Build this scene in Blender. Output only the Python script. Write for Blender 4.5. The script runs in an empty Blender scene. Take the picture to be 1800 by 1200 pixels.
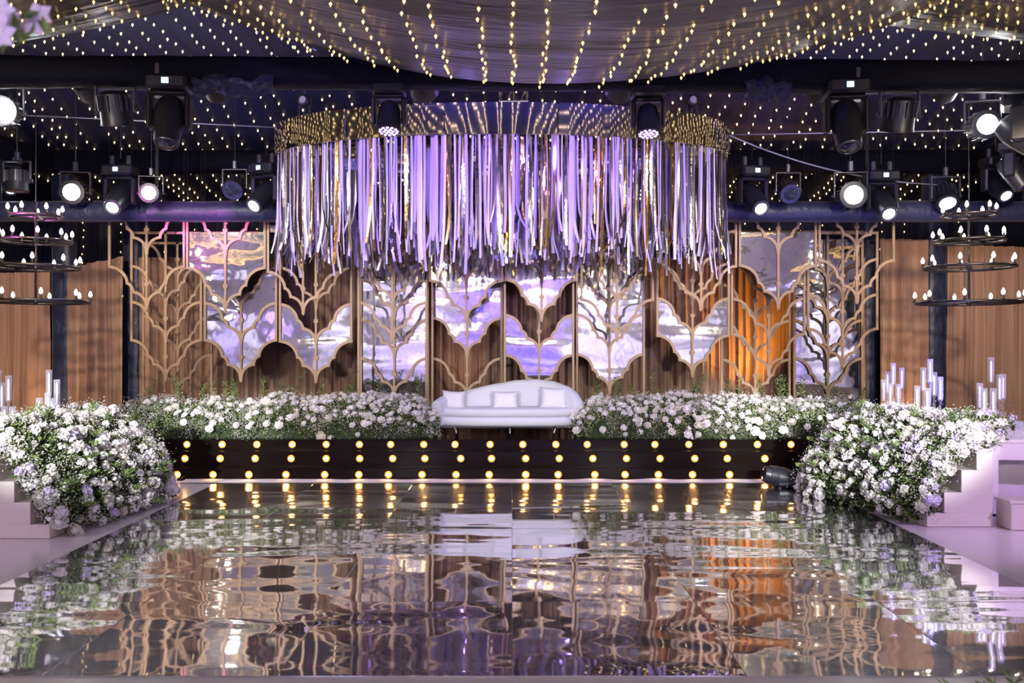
import bpy, math, random
from mathutils import Vector, Matrix, noise
R = math.radians
PI = math.pi
scene = bpy.context.scene
C = scene.collection

# ------------------------------------------------------------------ camera
FOC, CX, HY, EYE = 1500.0, 900.0, 605.0, 1.8       # focal length in px of the 1800x1200 frame, horizon row, eye height
cam_d = bpy.data.cameras.new('camera')
cam_d.sensor_width = 36.0
cam_d.lens = 36.0 * FOC / 1800.0
cam_d.shift_y = (HY - 600.0) / 1800.0
cam_d.clip_start = 0.05
cam_d.clip_end = 200
cam_d.dof.use_dof = True
cam_d.dof.focus_distance = 11.8
cam_d.dof.aperture_fstop = 2.8
cam = bpy.data.objects.new('camera', cam_d)
C.objects.link(cam)
cam.location = (0, 0, EYE)
cam.rotation_euler = (R(90), 0, 0)
scene.camera = cam

def at(px, py, d):
    """measured point: column, row and distance -> place in the hall"""
    return Vector(((px - CX) / FOC * d, d, EYE + (HY - py) / FOC * d))
def gx(px, d): return (px - CX) / FOC * d
def gz(py, d): return EYE + (HY - py) / FOC * d

# ------------------------------------------------------------------ world, exposure
w = bpy.data.worlds.new('hall_night')
scene.world = w
w.use_nodes = True
w.node_tree.nodes['Background'].inputs[0].default_value = (0.05, 0.06, 0.14, 1)
w.node_tree.nodes['Background'].inputs[1].default_value = 0.25
scene.view_settings.view_transform = 'Standard'
scene.view_settings.look = 'None'
scene.view_settings.gamma = 1
scene.view_settings.use_curve_mapping = False
scene.view_settings.exposure = 0.15
try:
    scene.cycles.use_denoising = True
    scene.cycles.max_bounces = 10
    scene.cycles.glossy_bounces = 6
    scene.cycles.diffuse_bounces = 3
    scene.cycles.transparent_max_bounces = 24
    scene.cycles.sample_clamp_indirect = 6.0
    scene.cycles.caustics_reflective = False
    scene.cycles.caustics_refractive = False
    scene.cycles.blur_glossy = 0.5
except Exception:
    pass

# ------------------------------------------------------------------ stage lighting (the rig's spots)
def spot(name, loc, tgt, col, power, deg, blend=0.6, rad=0.08):
    l = bpy.data.lights.new(name, 'SPOT')
    l.color = col; l.energy = power; l.spot_size = R(deg); l.spot_blend = blend; l.shadow_soft_size = rad
    o = bpy.data.objects.new(name, l); C.objects.link(o)
    o.location = loc
    o.rotation_euler = (Vector(tgt) - Vector(loc)).to_track_quat('-Z', 'Y').to_euler()
    return o
WARM = (1.0, 0.85, 0.70)
WHITE = (0.95, 0.96, 1.0)
VIOLET = (0.45, 0.25, 1.0)
MAGENTA = (1.0, 0.18, 0.9)
ORANGE = (1.0, 0.42, 0.04)
# front-of-house truss added unseen behind the photographer, to light the stage
FOH = [(-6.2, WARM), (-4.6, WHITE), (-2.8, WARM), (-1.0, VIOLET), (1.0, VIOLET), (2.8, WARM), (4.6, WHITE), (6.2, WARM)]
FOH_Y, FOH_Z = -2.5, 3.72
LILACW = (0.60, 0.37, 1.0)
spot('front_spot', (-6.2, FOH_Y + 0.3, FOH_Z - 0.06), (-4.0, 13, 2.2), WARM, 1900, 24)
spot('front_spot', (6.2, FOH_Y + 0.3, FOH_Z - 0.06), (4.0, 13, 2.2), WARM, 1700, 24)
spot('front_spot', (-2.8, FOH_Y + 0.3, FOH_Z - 0.06), (-1.2, 12.4, 1.1), (1.0, 0.94, 0.88), 2700, 23)
spot('front_spot', (2.8, FOH_Y + 0.3, FOH_Z - 0.06), (1.6, 12.4, 1.1), (1.0, 0.94, 0.88), 3100, 23)
spot('front_spot', (-1.0, FOH_Y + 0.3, FOH_Z - 0.06), (-1.5, 10.6, 3.75), LILACW, 1600, 19)
spot('front_spot', (1.0, FOH_Y + 0.3, FOH_Z - 0.06), (1.3, 10.6, 3.75), LILACW, 1600, 19)
# bright profile heads that hit the floor-standing flowers
spot('flower_spot', (-4.6, FOH_Y + 0.3, FOH_Z - 0.06), (-4.3, 9.8, 0.85), WHITE, 10500, 11, 0.9)
spot('flower_spot', (4.6, FOH_Y + 0.3, FOH_Z - 0.06), (3.92, 10.0, 0.85), WHITE, 12000, 11, 0.9)
spot('flower_spot', (7.0, 5.2, 3.6), (5.0, 8.3, 0.6), (0.68, 0.40, 1.0), 700, 50, 0.8)
spot('flower_spot', (-7.0, 5.2, 3.6), (-4.9, 8.0, 0.4), (0.85, 0.62, 1.0), 260, 50, 0.8)
TRUSS_LAMPS = [(-5.6, -4.9), (-4.3, -3.6), (-3.0, -2.3), (-0.9, -0.4), (1.1, 0.6), (3.1, 2.5), (4.4, 3.7), (5.6, 4.9)]
for tx, gx_ in TRUSS_LAMPS:
    spot('truss_wash', (tx, 8.86, 4.36), (gx_, 13.2, 2.2), (1.0, 0.88, 0.76) if abs(tx) > 4 else LILACW, 200 if abs(tx) > 4 else 10, 42, 0.7)
# magenta wash on the backdrop's upper left
spot('backdrop_wash', (-6.4, 9.2, 3.1), (-4.6, 12.85, 3.66), MAGENTA, 1500, 21, 0.35)
# uplights behind the panels and at the curtain feet
spot('curtain_uplight', (4.25, 13.72, 0.65), (3.7, 14.3, 2.4), ORANGE, 420, 84, 0.9)
spot('curtain_uplight', (6.1, 13.6, 0.2), (6.4, 14.3, 2.0), (1.0, 0.5, 0.15), 60, 90, 0.9)
spot('curtain_uplight', (-0.9, 13.75, 0.62), (-0.8, 14.3, 2.0), (1.0, 0.5, 0.2), 20, 80, 0.9)
spot('curtain_uplight', (-7.6, 13.4, 0.2), (-7.6, 14.3, 2.0), (1.0, 0.6, 0.3), 60, 100, 0.9)
# washes on the drapes at both sides
spot('drape_wash', (-4.5, 6.0, 3.9), (-7.2, 14.2, 2.0), (1.0, 0.78, 0.58), 1800, 34, 0.8)
spot('drape_wash', (4.5, 6.0, 3.9), (7.2, 14.2, 2.0), (1.0, 0.78, 0.58), 1800, 34, 0.8)
# blue/violet washes on the ceiling cloth
spot('ceiling_wash', (-5.0, 9.6, 1.0), (-4.5, 13.0, 5.6), (0.25, 0.2, 1.0), 260, 80, 1.0)
spot('ceiling_wash', (5.0, 9.6, 1.0), (4.5, 13.0, 5.6), (0.25, 0.2, 1.0), 260, 80, 1.0)
spot('ceiling_wash', (-1.5, 8.4, 4.72), (-1.0, 5.5, 5.8), (0.07, 0.10, 1.0), 1500, 120, 1.0)  # added pair above the swag, so the ring band reflects blue
spot('ceiling_wash', (2.5, 8.4, 4.72), (2.0, 5.5, 5.8), (0.07, 0.10, 1.0), 1500, 120, 1.0)
spot('ceiling_wash', (0.4, 8.0, 0.6), (0.4, 7.0, 4.4), (0.85, 0.8, 1.0), 70, 70, 1.0)
# washes added in the unseen hall so the mirrors turn bright and lavender
spot('hall_fill', (-3.0, -5.0, 3.9), (-3.0, -3.5, 0), (0.5, 0.42, 1.0), 1200, 120, 0.9)
spot('hall_fill', (3.0, -5.0, 3.9), (3.0, -3.5, 0), (0.5, 0.42, 1.0), 1200, 120, 0.9)
for hx, hc, hp in ((-7.5, WHITE, 700), (-4.6, (0.60, 0.52, 1.0), 1500), (-1.6, (0.16, 0.08, 1.0), 1300), (1.2, (0.20, 0.11, 1.0), 1300), (4.2, (0.68, 0.64, 1.0), 1500), (7.5, WHITE, 900)):
    spot('hall_fill', (hx, -9.0, 3.8), (hx, -12, 1.6), hc, hp * 1.5, 60, 0.8)
for sd in (-1, 1):
    for hy, hc, hp in ((1.5, WHITE, 800), (-1.5, (0.62, 0.55, 1.0), 900), (-4.5, WHITE, 700), (-8.0, (0.5, 0.35, 1.0), 1500)):
        spot('hall_fill', (sd * 7.2, hy, 3.9), (sd * 9.5, hy, 1.7), hc, hp * 1.15, 58, 0.8)
spot('hall_fill_up', (0.0, -6.0, 0.3), (0.0, -6.2, 4.4), (0.86, 0.86, 1.0), 3600, 120, 0.9)  # added uplight that brightens the unseen swags for the mirrors

# ------------------------------------------------------------------ materials
def mat(name, base=(0.8, 0.8, 0.8), rough=0.5, metal=0.0, emit=None, estr=0.0, sheen=0.0, spec=None, coat=0.0):
    m = bpy.data.materials.new(name); m.use_nodes = True
    b = m.node_tree.nodes['Principled BSDF']
    b.inputs['Base Color'].default_value = (*base, 1)
    b.inputs['Roughness'].default_value = rough
    b.inputs['Metallic'].default_value = metal
    if emit:
        b.inputs['Emission Color'].default_value = (*emit, 1)
        b.inputs['Emission Strength'].default_value = estr
    if sheen:
        b.inputs['Sheen Weight'].default_value = sheen
    if spec is not None:
        b.inputs['Specular IOR Level'].default_value = spec
    if coat:
        b.inputs['Coat Weight'].default_value = coat
    return m
def nodes(m): return m.node_tree.nodes, m.node_tree.links, m.node_tree.nodes['Principled BSDF']
def noise_tex(m, scale=(1, 1, 1), sc=1.0, detail=2.0, dist=0.0, coord='Object'):
    n, l, b = nodes(m)
    tc = n.new('ShaderNodeTexCoord'); mp = n.new('ShaderNodeMapping'); mp.inputs['Scale'].default_value = scale
    nz = n.new('ShaderNodeTexNoise'); nz.inputs['Scale'].default_value = sc; nz.inputs['Detail'].default_value = detail
    nz.inputs['Distortion'].default_value = dist
    l.new(tc.outputs[coord], mp.inputs['Vector']); l.new(mp.outputs[0], nz.inputs['Vector'])
    return nz
def add_bump(m, scale, sc, detail, strength, distance, dist=0.0, prev=None):
    n, l, b = nodes(m)
    nz = noise_tex(m, scale, sc, detail, dist)
    bp = n.new('ShaderNodeBump'); bp.inputs['Strength'].default_value = strength; bp.inputs['Distance'].default_value = distance
    l.new(nz.outputs[0], bp.inputs['Height'])
    if prev: l.new(prev.outputs[0], bp.inputs['Normal'])
    l.new(bp.outputs[0], b.inputs['Normal'])
    return bp
def add_vary(m, c1, c2, scale=(1, 1, 1), sc=3.0, detail=3.0):
    n, l, b = nodes(m)
    nz = noise_tex(m, scale, sc, detail)
    r = n.new('ShaderNodeValToRGB')
    r.color_ramp.elements[0].position = 0.32; r.color_ramp.elements[1].position = 0.68
    r.color_ramp.elements[0].color = (*c1, 1); r.color_ramp.elements[1].color = (*c2, 1)
    l.new(nz.outputs[0], r.inputs[0]); l.new(r.outputs[0], b.inputs['Base Color'])
    return m
def vary_obj(m, c1, c2):
    """colour differs from piece to piece"""
    n, l, b = nodes(m)
    oi = n.new('ShaderNodeObjectInfo'); r = n.new('ShaderNodeValToRGB')
    r.color_ramp.elements[0].color = (*c1, 1); r.color_ramp.elements[1].color = (*c2, 1)
    l.new(oi.outputs['Random'], r.inputs[0]); l.new(r.outputs[0], b.inputs['Base Color'])
    return m

M = {}
M['mirror_floor'] = mat('mirror_vinyl', (0.94, 0.94, 0.97), 0.035, 1.0)
b1 = add_bump(M['mirror_floor'], (0.20, 0.85, 1), 1.25, 1.5, 1.0, 0.032, 0.7)
add_bump(M['mirror_floor'], (0.7, 1.6, 1), 4.0, 1.0, 1.0, 0.0006, 0.2, b1)
for nd in list(M['mirror_floor'].node_tree.nodes):          # every sheet ripples in its own way
    if nd.type == 'MAPPING':
        n_, l_ = M['mirror_floor'].node_tree.nodes, M['mirror_floor'].node_tree.links
        oi = n_.new('ShaderNodeObjectInfo'); vm = n_.new('ShaderNodeVectorMath'); vm.operation = 'SCALE'; vm.inputs[0].default_value = (3, 7, 11)
        l_.new(oi.outputs['Random'], vm.inputs['Scale']); l_.new(vm.outputs[0], nd.inputs['Location'])
M['mirror_sheet'] = mat('mirror_foil', (0.9, 0.9, 0.93), 0.04, 1.0)
b1 = add_bump(M['mirror_sheet'], (0.42, 1, 1.5), 1.6, 0.6, 1.0, 0.030, 0.4)
add_bump(M['mirror_sheet'], (1, 1, 1), 6.0, 1.0, 1.0, 0.0014, 0.3, b1)
def hazed(m, k, rough, tint):
    """mixes in a rough gloss as a soft bright haze over the mirror"""
    n, l, b = nodes(m)
    g = n.new('ShaderNodeBsdfGlossy'); g.inputs['Roughness'].default_value = rough; g.inputs[0].default_value = (*tint, 1)
    mx = n.new('ShaderNodeMixShader'); mx.inputs[0].default_value = k
    out = [q for q in n if q.type == 'OUTPUT_MATERIAL'][0]
    l.new(b.outputs[0], mx.inputs[1]); l.new(g.outputs[0], mx.inputs[2]); l.new(mx.outputs[0], out.inputs[0])
    l.new(b.inputs['Normal'].links[0].from_socket, g.inputs['Normal'])
hazed(M['mirror_floor'], 0.14, 0.32, (0.95, 0.93, 1.0))
hazed(M['mirror_sheet'], 0.02, 0.30, (0.95, 0.93, 1.0))
M['mirror_band'] = mat('mirror_band', (0.88, 0.87, 0.86), 0.05, 1.0)
add_bump(M['mirror_band'], (1, 1, 0.12), 4.0, 1.0, 1.0, 0.004)
M['white_floor'] = mat('white_floor_vinyl', (0.72, 0.69, 0.66), 0.22)
add_bump(M['white_floor'], (1, 1, 1), 1.2, 2, 0.5, 0.004)
M['gold'] = mat('bronze_paint', (0.31, 0.21, 0.125), 0.45, 0.2)
M['curtain'] = add_vary(mat('tan_drape', (0.42, 0.27, 0.17), 0.75, sheen=0.2), (0.22, 0.125, 0.085), (0.34, 0.21, 0.14), (3, 1, 0.15), 2.0)
M['navy'] = mat('navy_cloth', (0.012, 0.017, 0.05), 0.5, sheen=0.1)
add_bump(M['navy'], (1, 1, 0.6), 7.0, 3, 0.8, 0.03, 0.5)
M['pelmet'] = mat('pelmet_cloth', (0.018, 0.022, 0.06), 0.5, sheen=0.1)
add_bump(M['pelmet'], (1, 1, 0.6), 7.0, 3, 0.8, 0.03, 0.5)
M['black_cloth'] = mat('black_cloth', (0.003, 0.0035, 0.010), 0.7, spec=0.15)
add_bump(M['black_cloth'], (1, 2, 1), 8.0, 3, 0.8, 0.03, 0.5)
M['ceiling'] = mat('pleated_navy_ceiling', (0.012, 0.015, 0.05), 0.65)
add_bump(M['ceiling'], (6, 0.5, 1), 4.0, 2, 0.6, 0.03)
M['swag'] = mat('grey_satin_swag', (0.050, 0.046, 0.050), 0.34, sheen=0.1)
add_bump(M['swag'], (0.6, 5, 1), 1.6, 3, 0.8, 0.05, 0.6)
M['hall_swag'] = mat('mirror_fill_swag', (0.55, 0.53, 0.56), 0.5)  # unseen swags made pale so the mirrors pick up more light
add_bump(M['hall_swag'], (0.6, 5, 1), 1.6, 3, 0.8, 0.05, 0.6)
M['fairy_hall'] = mat('fairy_bulb_hall', (1, 0.7, 0.3), 0.4, emit=(1.0, 0.60, 0.13), estr=7)
M['fairy_hall'].cycles.emission_sampling = 'NONE'
M['wall'] = mat('dark_wall_cloth', (0.02, 0.024, 0.06), 0.7)
add_bump(M['wall'], (6, 6, 0.3), 3.0, 2, 0.8, 0.04)
M['hall_wall'] = add_vary(mat('hall_drape', (0.4, 0.36, 0.5), 0.7), (0.30, 0.27, 0.42), (0.55, 0.5, 0.6), (3, 1, 0.2), 2.0)
M['stage'] = mat('black_gloss_stage', (0.009, 0.006, 0.005), 0.16, spec=0.07)
add_bump(M['stage'], (1, 1, 1), 3.0, 2, 0.4, 0.004)
M['glow_cup'] = mat('amber_glow_cup', (0.30, 0.13, 0.02), 0.5, 0.0)  # amber cup stands in for the glow around each bulb
M['step_bulb'] = mat('amber_bulb', (1, 0.7, 0.3), 0.4, emit=(1.0, 0.56, 0.15), estr=22)
M['fairy'] = mat('fairy_bulb', (1, 0.7, 0.3), 0.4, emit=(1.0, 0.58, 0.16), estr=4.0)
M['fairy_cool'] = mat('fairy_bulb_pale', (1, 0.8, 0.5), 0.4, emit=(1.0, 0.68, 0.32), estr=4.5)
M['wire'] = mat('dark_wire', (0.02, 0.02, 0.02), 0.6)
M['pale_wire'] = mat('pale_wire', (0.35, 0.34, 0.36), 0.5)
M['sofa'] = mat('white_velvet', (0.66, 0.68, 0.73), 0.8, sheen=0.15)
add_bump(M['sofa'], (1, 1, 1), 5, 2, 0.35, 0.01)
M['pillow'] = mat('white_satin', (0.74, 0.75, 0.80), 0.6)
add_bump(M['pillow'], (1, 1, 1), 6, 3, 0.4, 0.012, 0.4)
M['chrome'] = mat('chrome', (0.8, 0.8, 0.82), 0.12, 1.0)
M['black'] = mat('black_plastic', (0.012, 0.013, 0.018), 0.38)
M['grey_metal'] = mat('grey_metal', (0.10, 0.10, 0.12), 0.35, 0.7)
M['iron'] = mat('dark_iron', (0.03, 0.026, 0.025), 0.35, 0.8)
M['candle_bulb'] = mat('candle_bulb', (1, 0.9, 0.8), 0.3, emit=(1.0, 0.80, 0.62), estr=14)
M['lens_bright'] = mat('lens_bright', (1, 1, 1), 0.2, emit=(0.93, 0.95, 1.0), estr=60)
M['lens_white'] = mat('lens_white', (1, 1, 1), 0.2, emit=(0.85, 0.92, 1.0), estr=6)
M['lens_violet'] = mat('lens_violet', (0.8, 0.7, 1), 0.2, emit=(0.52, 0.36, 1.0), estr=2.4)
M['lens_hall'] = mat('lens_hall', (1, 1, 1), 0.2, emit=(0.95, 0.95, 1.0), estr=90)
M['lens_hot'] = mat('lens_hot', (1, 1, 1), 0.2, emit=(0.98, 0.95, 0.95), estr=330)
M['lens_wash'] = mat('lens_wash', (0.7, 0.6, 1), 0.2, emit=(0.38, 0.22, 1.0), estr=230)
M['lens_dark'] = mat('lens_dark', (0.02, 0.025, 0.05), 0.08, coat=1.0)
M['display'] = mat('display_blue', (0.3, 0.6, 1), 0.3, emit=(0.45, 0.7, 1.0), estr=2.2)
M['cream'] = mat('cream_board', (0.74, 0.68, 0.60), 0.4)
M['cloth_white'] = mat('white_tablecloth', (0.78, 0.74, 0.74), 0.7)
add_bump(M['cloth_white'], (1, 1, 1), 4, 2, 0.3, 0.01)
M['candle'] = mat('white_taper', (0.9, 0.88, 0.85), 0.5, emit=(1.0, 0.93, 0.95), estr=0.45)
M['leaf'] = vary_obj(add_vary(mat('leaf_green', (0.05, 0.10, 0.03), 0.5), (0.030, 0.065, 0.022), (0.10, 0.17, 0.05), (1, 1, 1), 9.0), (0.04, 0.08, 0.025), (0.07, 0.13, 0.04))
M['leaf'] = add_vary(mat('leaf_green_mix', (0.05, 0.10, 0.03), 0.5), (0.035, 0.072, 0.022), (0.20, 0.28, 0.07), (1, 1, 1), 9.0)
M['moss'] = add_vary(mat('moss_base', (0.03, 0.05, 0.02), 0.9), (0.018, 0.032, 0.012), (0.05, 0.075, 0.03), (1, 1, 1), 14.0)
M['breath'] = add_vary(mat('babys_breath', (0.72, 0.70, 0.6), 0.7), (0.36, 0.36, 0.28), (0.70, 0.69, 0.60), (1, 1, 1), 6.0)
M['bloom'] = vary_obj(mat('white_petals', (0.86, 0.85, 0.80), 0.6), (0.78, 0.76, 0.66), (0.93, 0.92, 0.90))
M['bloom_cream'] = vary_obj(mat('cream_petals', (0.85, 0.8, 0.65), 0.6), (0.80, 0.76, 0.60), (0.92, 0.89, 0.78))
M['bloom_lilac'] = mat('lilac_petals', (0.72, 0.64, 0.88), 0.6)  # orchids' own lilac; on the mounds, violet lamplight put into the petals
M['rib_white'] = vary_obj(mat('ribbon_pale', (0.72, 0.66, 0.8), 0.5), (0.60, 0.54, 0.66), (0.80, 0.76, 0.84))
M['rib_lilac'] = vary_obj(mat('ribbon_lilac', (0.5, 0.38, 0.8), 0.5), (0.45, 0.36, 0.72), (0.62, 0.5, 0.85))
M['rib_silver'] = mat('ribbon_silver', (0.82, 0.82, 0.86), 0.12, 1.0)
add_bump(M['rib_silver'], (1, 1, 0.4), 18, 2, 1.0, 0.006)
M['rib_gold'] = mat('ribbon_gold', (0.85, 0.55, 0.14), 0.16, 1.0)
add_bump(M['rib_gold'], (1, 1, 0.5), 18, 2, 1.0, 0.006)
M['sequin'] = mat('ribbon_sequin', (0.75, 0.66, 0.5), 0.15, 1.0)
def sequin_nodes(m):
    n, l, b = nodes(m)
    tc = n.new('ShaderNodeTexCoord'); v = n.new('ShaderNodeTexVoronoi'); v.inputs['Scale'].default_value = 70
    bp = n.new('ShaderNodeBump'); bp.inputs['Distance'].default_value = 0.02; bp.inputs['Strength'].default_value = 1
    l.new(tc.outputs['Object'], v.inputs['Vector']); l.new(v.outputs['Color'], bp.inputs['Height']); l.new(bp.outputs[0], b.inputs['Normal'])
sequin_nodes(M['sequin'])
def glass_mat(name, tint=(0.97, 0.98, 1.0), body=0.05):
    m = bpy.data.materials.new(name); m.use_nodes = True
    n, l = m.node_tree.nodes, m.node_tree.links
    n.clear()
    out = n.new('ShaderNodeOutputMaterial'); mx = n.new('ShaderNodeMixShader'); tr = n.new('ShaderNodeBsdfTransparent')
    gl = n.new('ShaderNodeBsdfPrincipled'); gl.inputs['Base Color'].default_value = (0.85, 0.85, 0.92, 1); lw = n.new('ShaderNodeLayerWeight'); mr = n.new('ShaderNodeMapRange')
    tr.inputs[0].default_value = (*tint, 1); gl.inputs['Roughness'].default_value = 0.12
    lw.inputs['Blend'].default_value = 0.35
    mr.inputs['To Min'].default_value = body; mr.inputs['To Max'].default_value = 0.42  # whitish edges painted in for lamp glints along the glass
    l.new(lw.outputs['Facing'], mr.inputs['Value']); l.new(mr.outputs[0], mx.inputs[0])
    l.new(tr.outputs[0], mx.inputs[1]); l.new(gl.outputs[0], mx.inputs[2]); l.new(mx.outputs[0], out.inputs[0])
    return m
M['glass'] = glass_mat('clear_glass')
for k in ('fairy', 'fairy_cool', 'candle', 'display'):
    M[k].cycles.emission_sampling = 'NONE'

# ------------------------------------------------------------------ mesh helpers
class MB:
    """collects quads and triangles; build() links them as one mesh object"""
    def __init__(s): s.v = []; s.f = []; s.mi = []
    def add(s, vs, fs, mi=0):
        o = len(s.v); s.v.extend([tuple(p) for p in vs]); s.f.extend([tuple(i + o for i in f) for f in fs]); s.mi.extend([mi] * len(fs)); return s
    def box(s, c, size, rot=None, mi=0):
        hx, hy, hz = size[0] / 2, size[1] / 2, size[2] / 2
        vs = [Vector((x, y, z)) for z in (-hz, hz) for y in (-hy, hy) for x in (-hx, hx)]
        if rot is not None: vs = [rot @ p for p in vs]
        c = Vector(c)
        return s.add([p + c for p in vs], [(0, 2, 3, 1), (4, 5, 7, 6), (0, 1, 5, 4), (2, 6, 7, 3), (0, 4, 6, 2), (1, 3, 7, 5)], mi)
    def cbox(s, c, size, ch=0.01, rot=None, mi=0):
        """box with chamfered edges"""
        hx, hy, hz = size[0] / 2, size[1] / 2, size[2] / 2
        rings = []
        for z, i in ((-hz, ch), (-hz + ch, 0), (hz - ch, 0), (hz, ch)):
            a, b, k = hx - i, hy - i, ch
            rings.append([(-a + k, -b, z), (a - k, -b, z), (a, -b + k, z), (a, b - k, z), (a - k, b, z), (-a + k, b, z), (-a, b - k, z), (-a, -b + k, z)])
        return s.rings([[Vector(p) for p in r] for r in rings], c, rot, mi, True)
    def rings(s, rings, c=(0, 0, 0), rot=None, mi=0, caps=True, closed=True):
        n = len(rings[0]); c = Vector(c); vs = []
        for r in rings:
            for p in r:
                p = Vector(p)
                if rot is not None: p = rot @ p
                vs.append(p + c)
        fs = []
        for i in range(len(rings) - 1):
            for j in range(n if closed else n - 1):
                k = (j + 1) % n
                fs.append((i * n + j, i * n + k, (i + 1) * n + k, (i + 1) * n + j))
        if caps:
            fs.append(tuple(range(n - 1, -1, -1))); fs.append(tuple((len(rings) - 1) * n + j for j in range(n)))
        return s.add(vs, fs, mi)
    def lathe(s, prof, seg=12, c=(0, 0, 0), rot=None, mi=0, caps=True):
        return s.rings([[(r * math.cos(2 * PI * j / seg), r * math.sin(2 * PI * j / seg), z) for j in range(seg)] for r, z in prof], c, rot, mi, caps)
    def tube(s, pts, r, seg=6, mi=0, caps=True):
        pts = [Vector(p) for p in pts]; rings = []
        up = Vector((0, 0, 1))
        for i, p in enumerate(pts):
            t = (pts[min(i + 1, len(pts) - 1)] - pts[max(i - 1, 0)])
            if t.length < 1e-9: t = Vector((0, 0, 1))
            t.normalize()
            a = t.cross(up)
            if a.length < 1e-3: a = t.cross(Vector((1, 0, 0)))
            a.normalize(); b = t.cross(a)
            rr = r[i] if isinstance(r, (list, tuple)) else r
            rings.append([p + (a * math.cos(2 * PI * j / seg) + b * math.sin(2 * PI * j / seg)) * rr for j in range(seg)])
        return s.rings(rings, mi=mi, caps=caps)
    def torus(s, c, R_, r, seg=48, sec=8, mi=0, ry=None, flat=1.0):
        ry = ry or R_; c = Vector(c); vs = []; fs = []
        for i in range(seg):
            a = 2 * PI * i / seg
            for j in range(sec):
                b = 2 * PI * j / sec
                vs.append(c + Vector(((R_ + r * math.cos(b)) * math.cos(a), (ry + r * math.cos(b)) * math.sin(a), r * flat * math.sin(b))))
        for i in range(seg):
            for j in range(sec):
                fs.append((i * sec + j, ((i + 1) % seg) * sec + j, ((i + 1) % seg) * sec + (j + 1) % sec, i * sec + (j + 1) % sec))
        return s.add(vs, fs, mi)
    def grid(s, fn, nu, nv, mi=0):
        vs = [fn(i / nu, j / nv) for i in range(nu + 1) for j in range(nv + 1)]
        fs = [(i * (nv + 1) + j, (i + 1) * (nv + 1) + j, (i + 1) * (nv + 1) + j + 1, i * (nv + 1) + j + 1) for i in range(nu) for j in range(nv)]
        return s.add(vs, fs, mi)
    def poly_extrude(s, pts, y0, y1, mi=0):
        """outline in XZ given depth from y0 to y1"""
        n = len(pts)
        vs = [(x, y0, z) for x, z in pts] + [(x, y1, z) for x, z in pts]
        fs = [tuple(range(n)), tuple(range(2 * n - 1, n - 1, -1))] + [(i, n + i, n + (i + 1) % n, (i + 1) % n) for i in range(n)]
        return s.add(vs, fs, mi)
    def xf(s, m):
        s.v = [tuple(m @ Vector(p)) for p in s.v]; return s
    def mesh(s, name, mats, smooth=False):
        me = bpy.data.meshes.new(name)
        me.from_pydata(s.v, [], s.f)
        for m in (mats if isinstance(mats, (list, tuple)) else [mats]): me.materials.append(M[m] if isinstance(m, str) else m)
        me.polygons.foreach_set('material_index', s.mi)
        if smooth: me.polygons.foreach_set('use_smooth', [True] * len(s.f))
        me.update()
        return me
    def build(s, name, mats, parent=None, smooth=False):
        return link(name, s.mesh(name, mats, smooth), parent)
def link(name, data, parent=None, mw=None):
    o = bpy.data.objects.new(name, data); C.objects.link(o)
    if parent is not None:
        o.parent = parent
        o.matrix_parent_inverse = INV[parent.name]
    if mw is not None: o.matrix_basis = mw
    INV[o.name] = Matrix() if mw is None else mw.inverted()
    return o
INV = {}
def empty(name, loc):
    o = bpy.data.objects.new(name, None); C.objects.link(o); o.location = loc; o.empty_display_size = 0.1
    INV[o.name] = Matrix.Translation(-Vector(loc))
    return o
def tag(o, label=None, cat=None, group=None, kind=None):
    if label: o['label'] = label
    if cat: o['category'] = cat
    if group: o['group'] = group
    if kind: o['kind'] = kind
    return o
def thing(name, loc, label, cat, group=None): return tag(empty(name, loc), label, cat, group)
def shade_auto(o, deg=40):
    me = o.data
    me.polygons.foreach_set('use_smooth', [True] * len(me.polygons))
    try: me.set_sharp_from_angle(angle=R(deg))
    except Exception: pass
    return o
def rotX(a): return Matrix.Rotation(a, 3, 'X')
def rotZ(a): return Matrix.Rotation(a, 3, 'Z')
def N3(x, y, z): return noise.noise(Vector((x, y, z)))
ORD = ['first', 'second', 'third', 'fourth', 'fifth', 'sixth', 'seventh', 'eighth', 'ninth', 'tenth', 'eleventh', 'twelfth']

# ================================================================== THE SETTING
def struct(o): o['kind'] = 'structure'; return o
rnd = random.Random(7)
STAGE_Z = 0.5
# floor: white vinyl all round, mirror sheets on the dance floor
struct(MB().box((0, 2.0, -0.05), (24, 34, 0.098)).build('floor', 'white_floor'))
dance = struct(empty('floor_mirror', (0, 7.8, 0)))            # dance floor made of mirror sheets
ys = [4.62, 5.95, 8.3, 11.02]
for i in range(6):
    for j in range(3):
        x0, x1 = -3.82 + i * 1.2733, -3.82 + (i + 1) * 1.2733
        y0, y1 = ys[j], ys[j + 1]
        g = 0.003
        MB().cbox(((x0 + x1) / 2, (y0 + y1) / 2, 0.003 + 0.0005 * ((i + j) % 2)), (x1 - x0 - g, y1 - y0 - g, 0.006), 0.0015).build('mirror_sheet', 'mirror_floor', dance)

# walls
struct(MB().box((0, 17.0, 3.0), (24, 0.1, 6.2)).build('wall_back', 'wall'))
struct(MB().box((-9.6, 2.5, 3.0), (0.1, 29, 6.2)).build('wall_left', 'wall'))
struct(MB().box((9.6, 2.5, 3.0), (0.1, 29, 6.2)).build('wall_right', 'wall'))
def hall_drape(u, v):
    x = -9.5 + 19 * u
    return (x, -12 + 0.12 * math.sin(x * 9) + 0.05 * math.sin(x * 23), 6.0 * v)
struct(MB().grid(hall_drape, 190, 2).build('wall_hall', 'hall_wall', smooth=True))
for side, nm in ((-1, 'wall_hall_left'), (1, 'wall_hall_right')):
    struct(MB().grid(lambda u, v, s=side: (s * (9.4 + 0.12 * math.sin(u * 150) * 0.6), -12 + 15.5 * u, 6.0 * v), 150, 2).build(nm, 'hall_wall', smooth=True))
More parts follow.
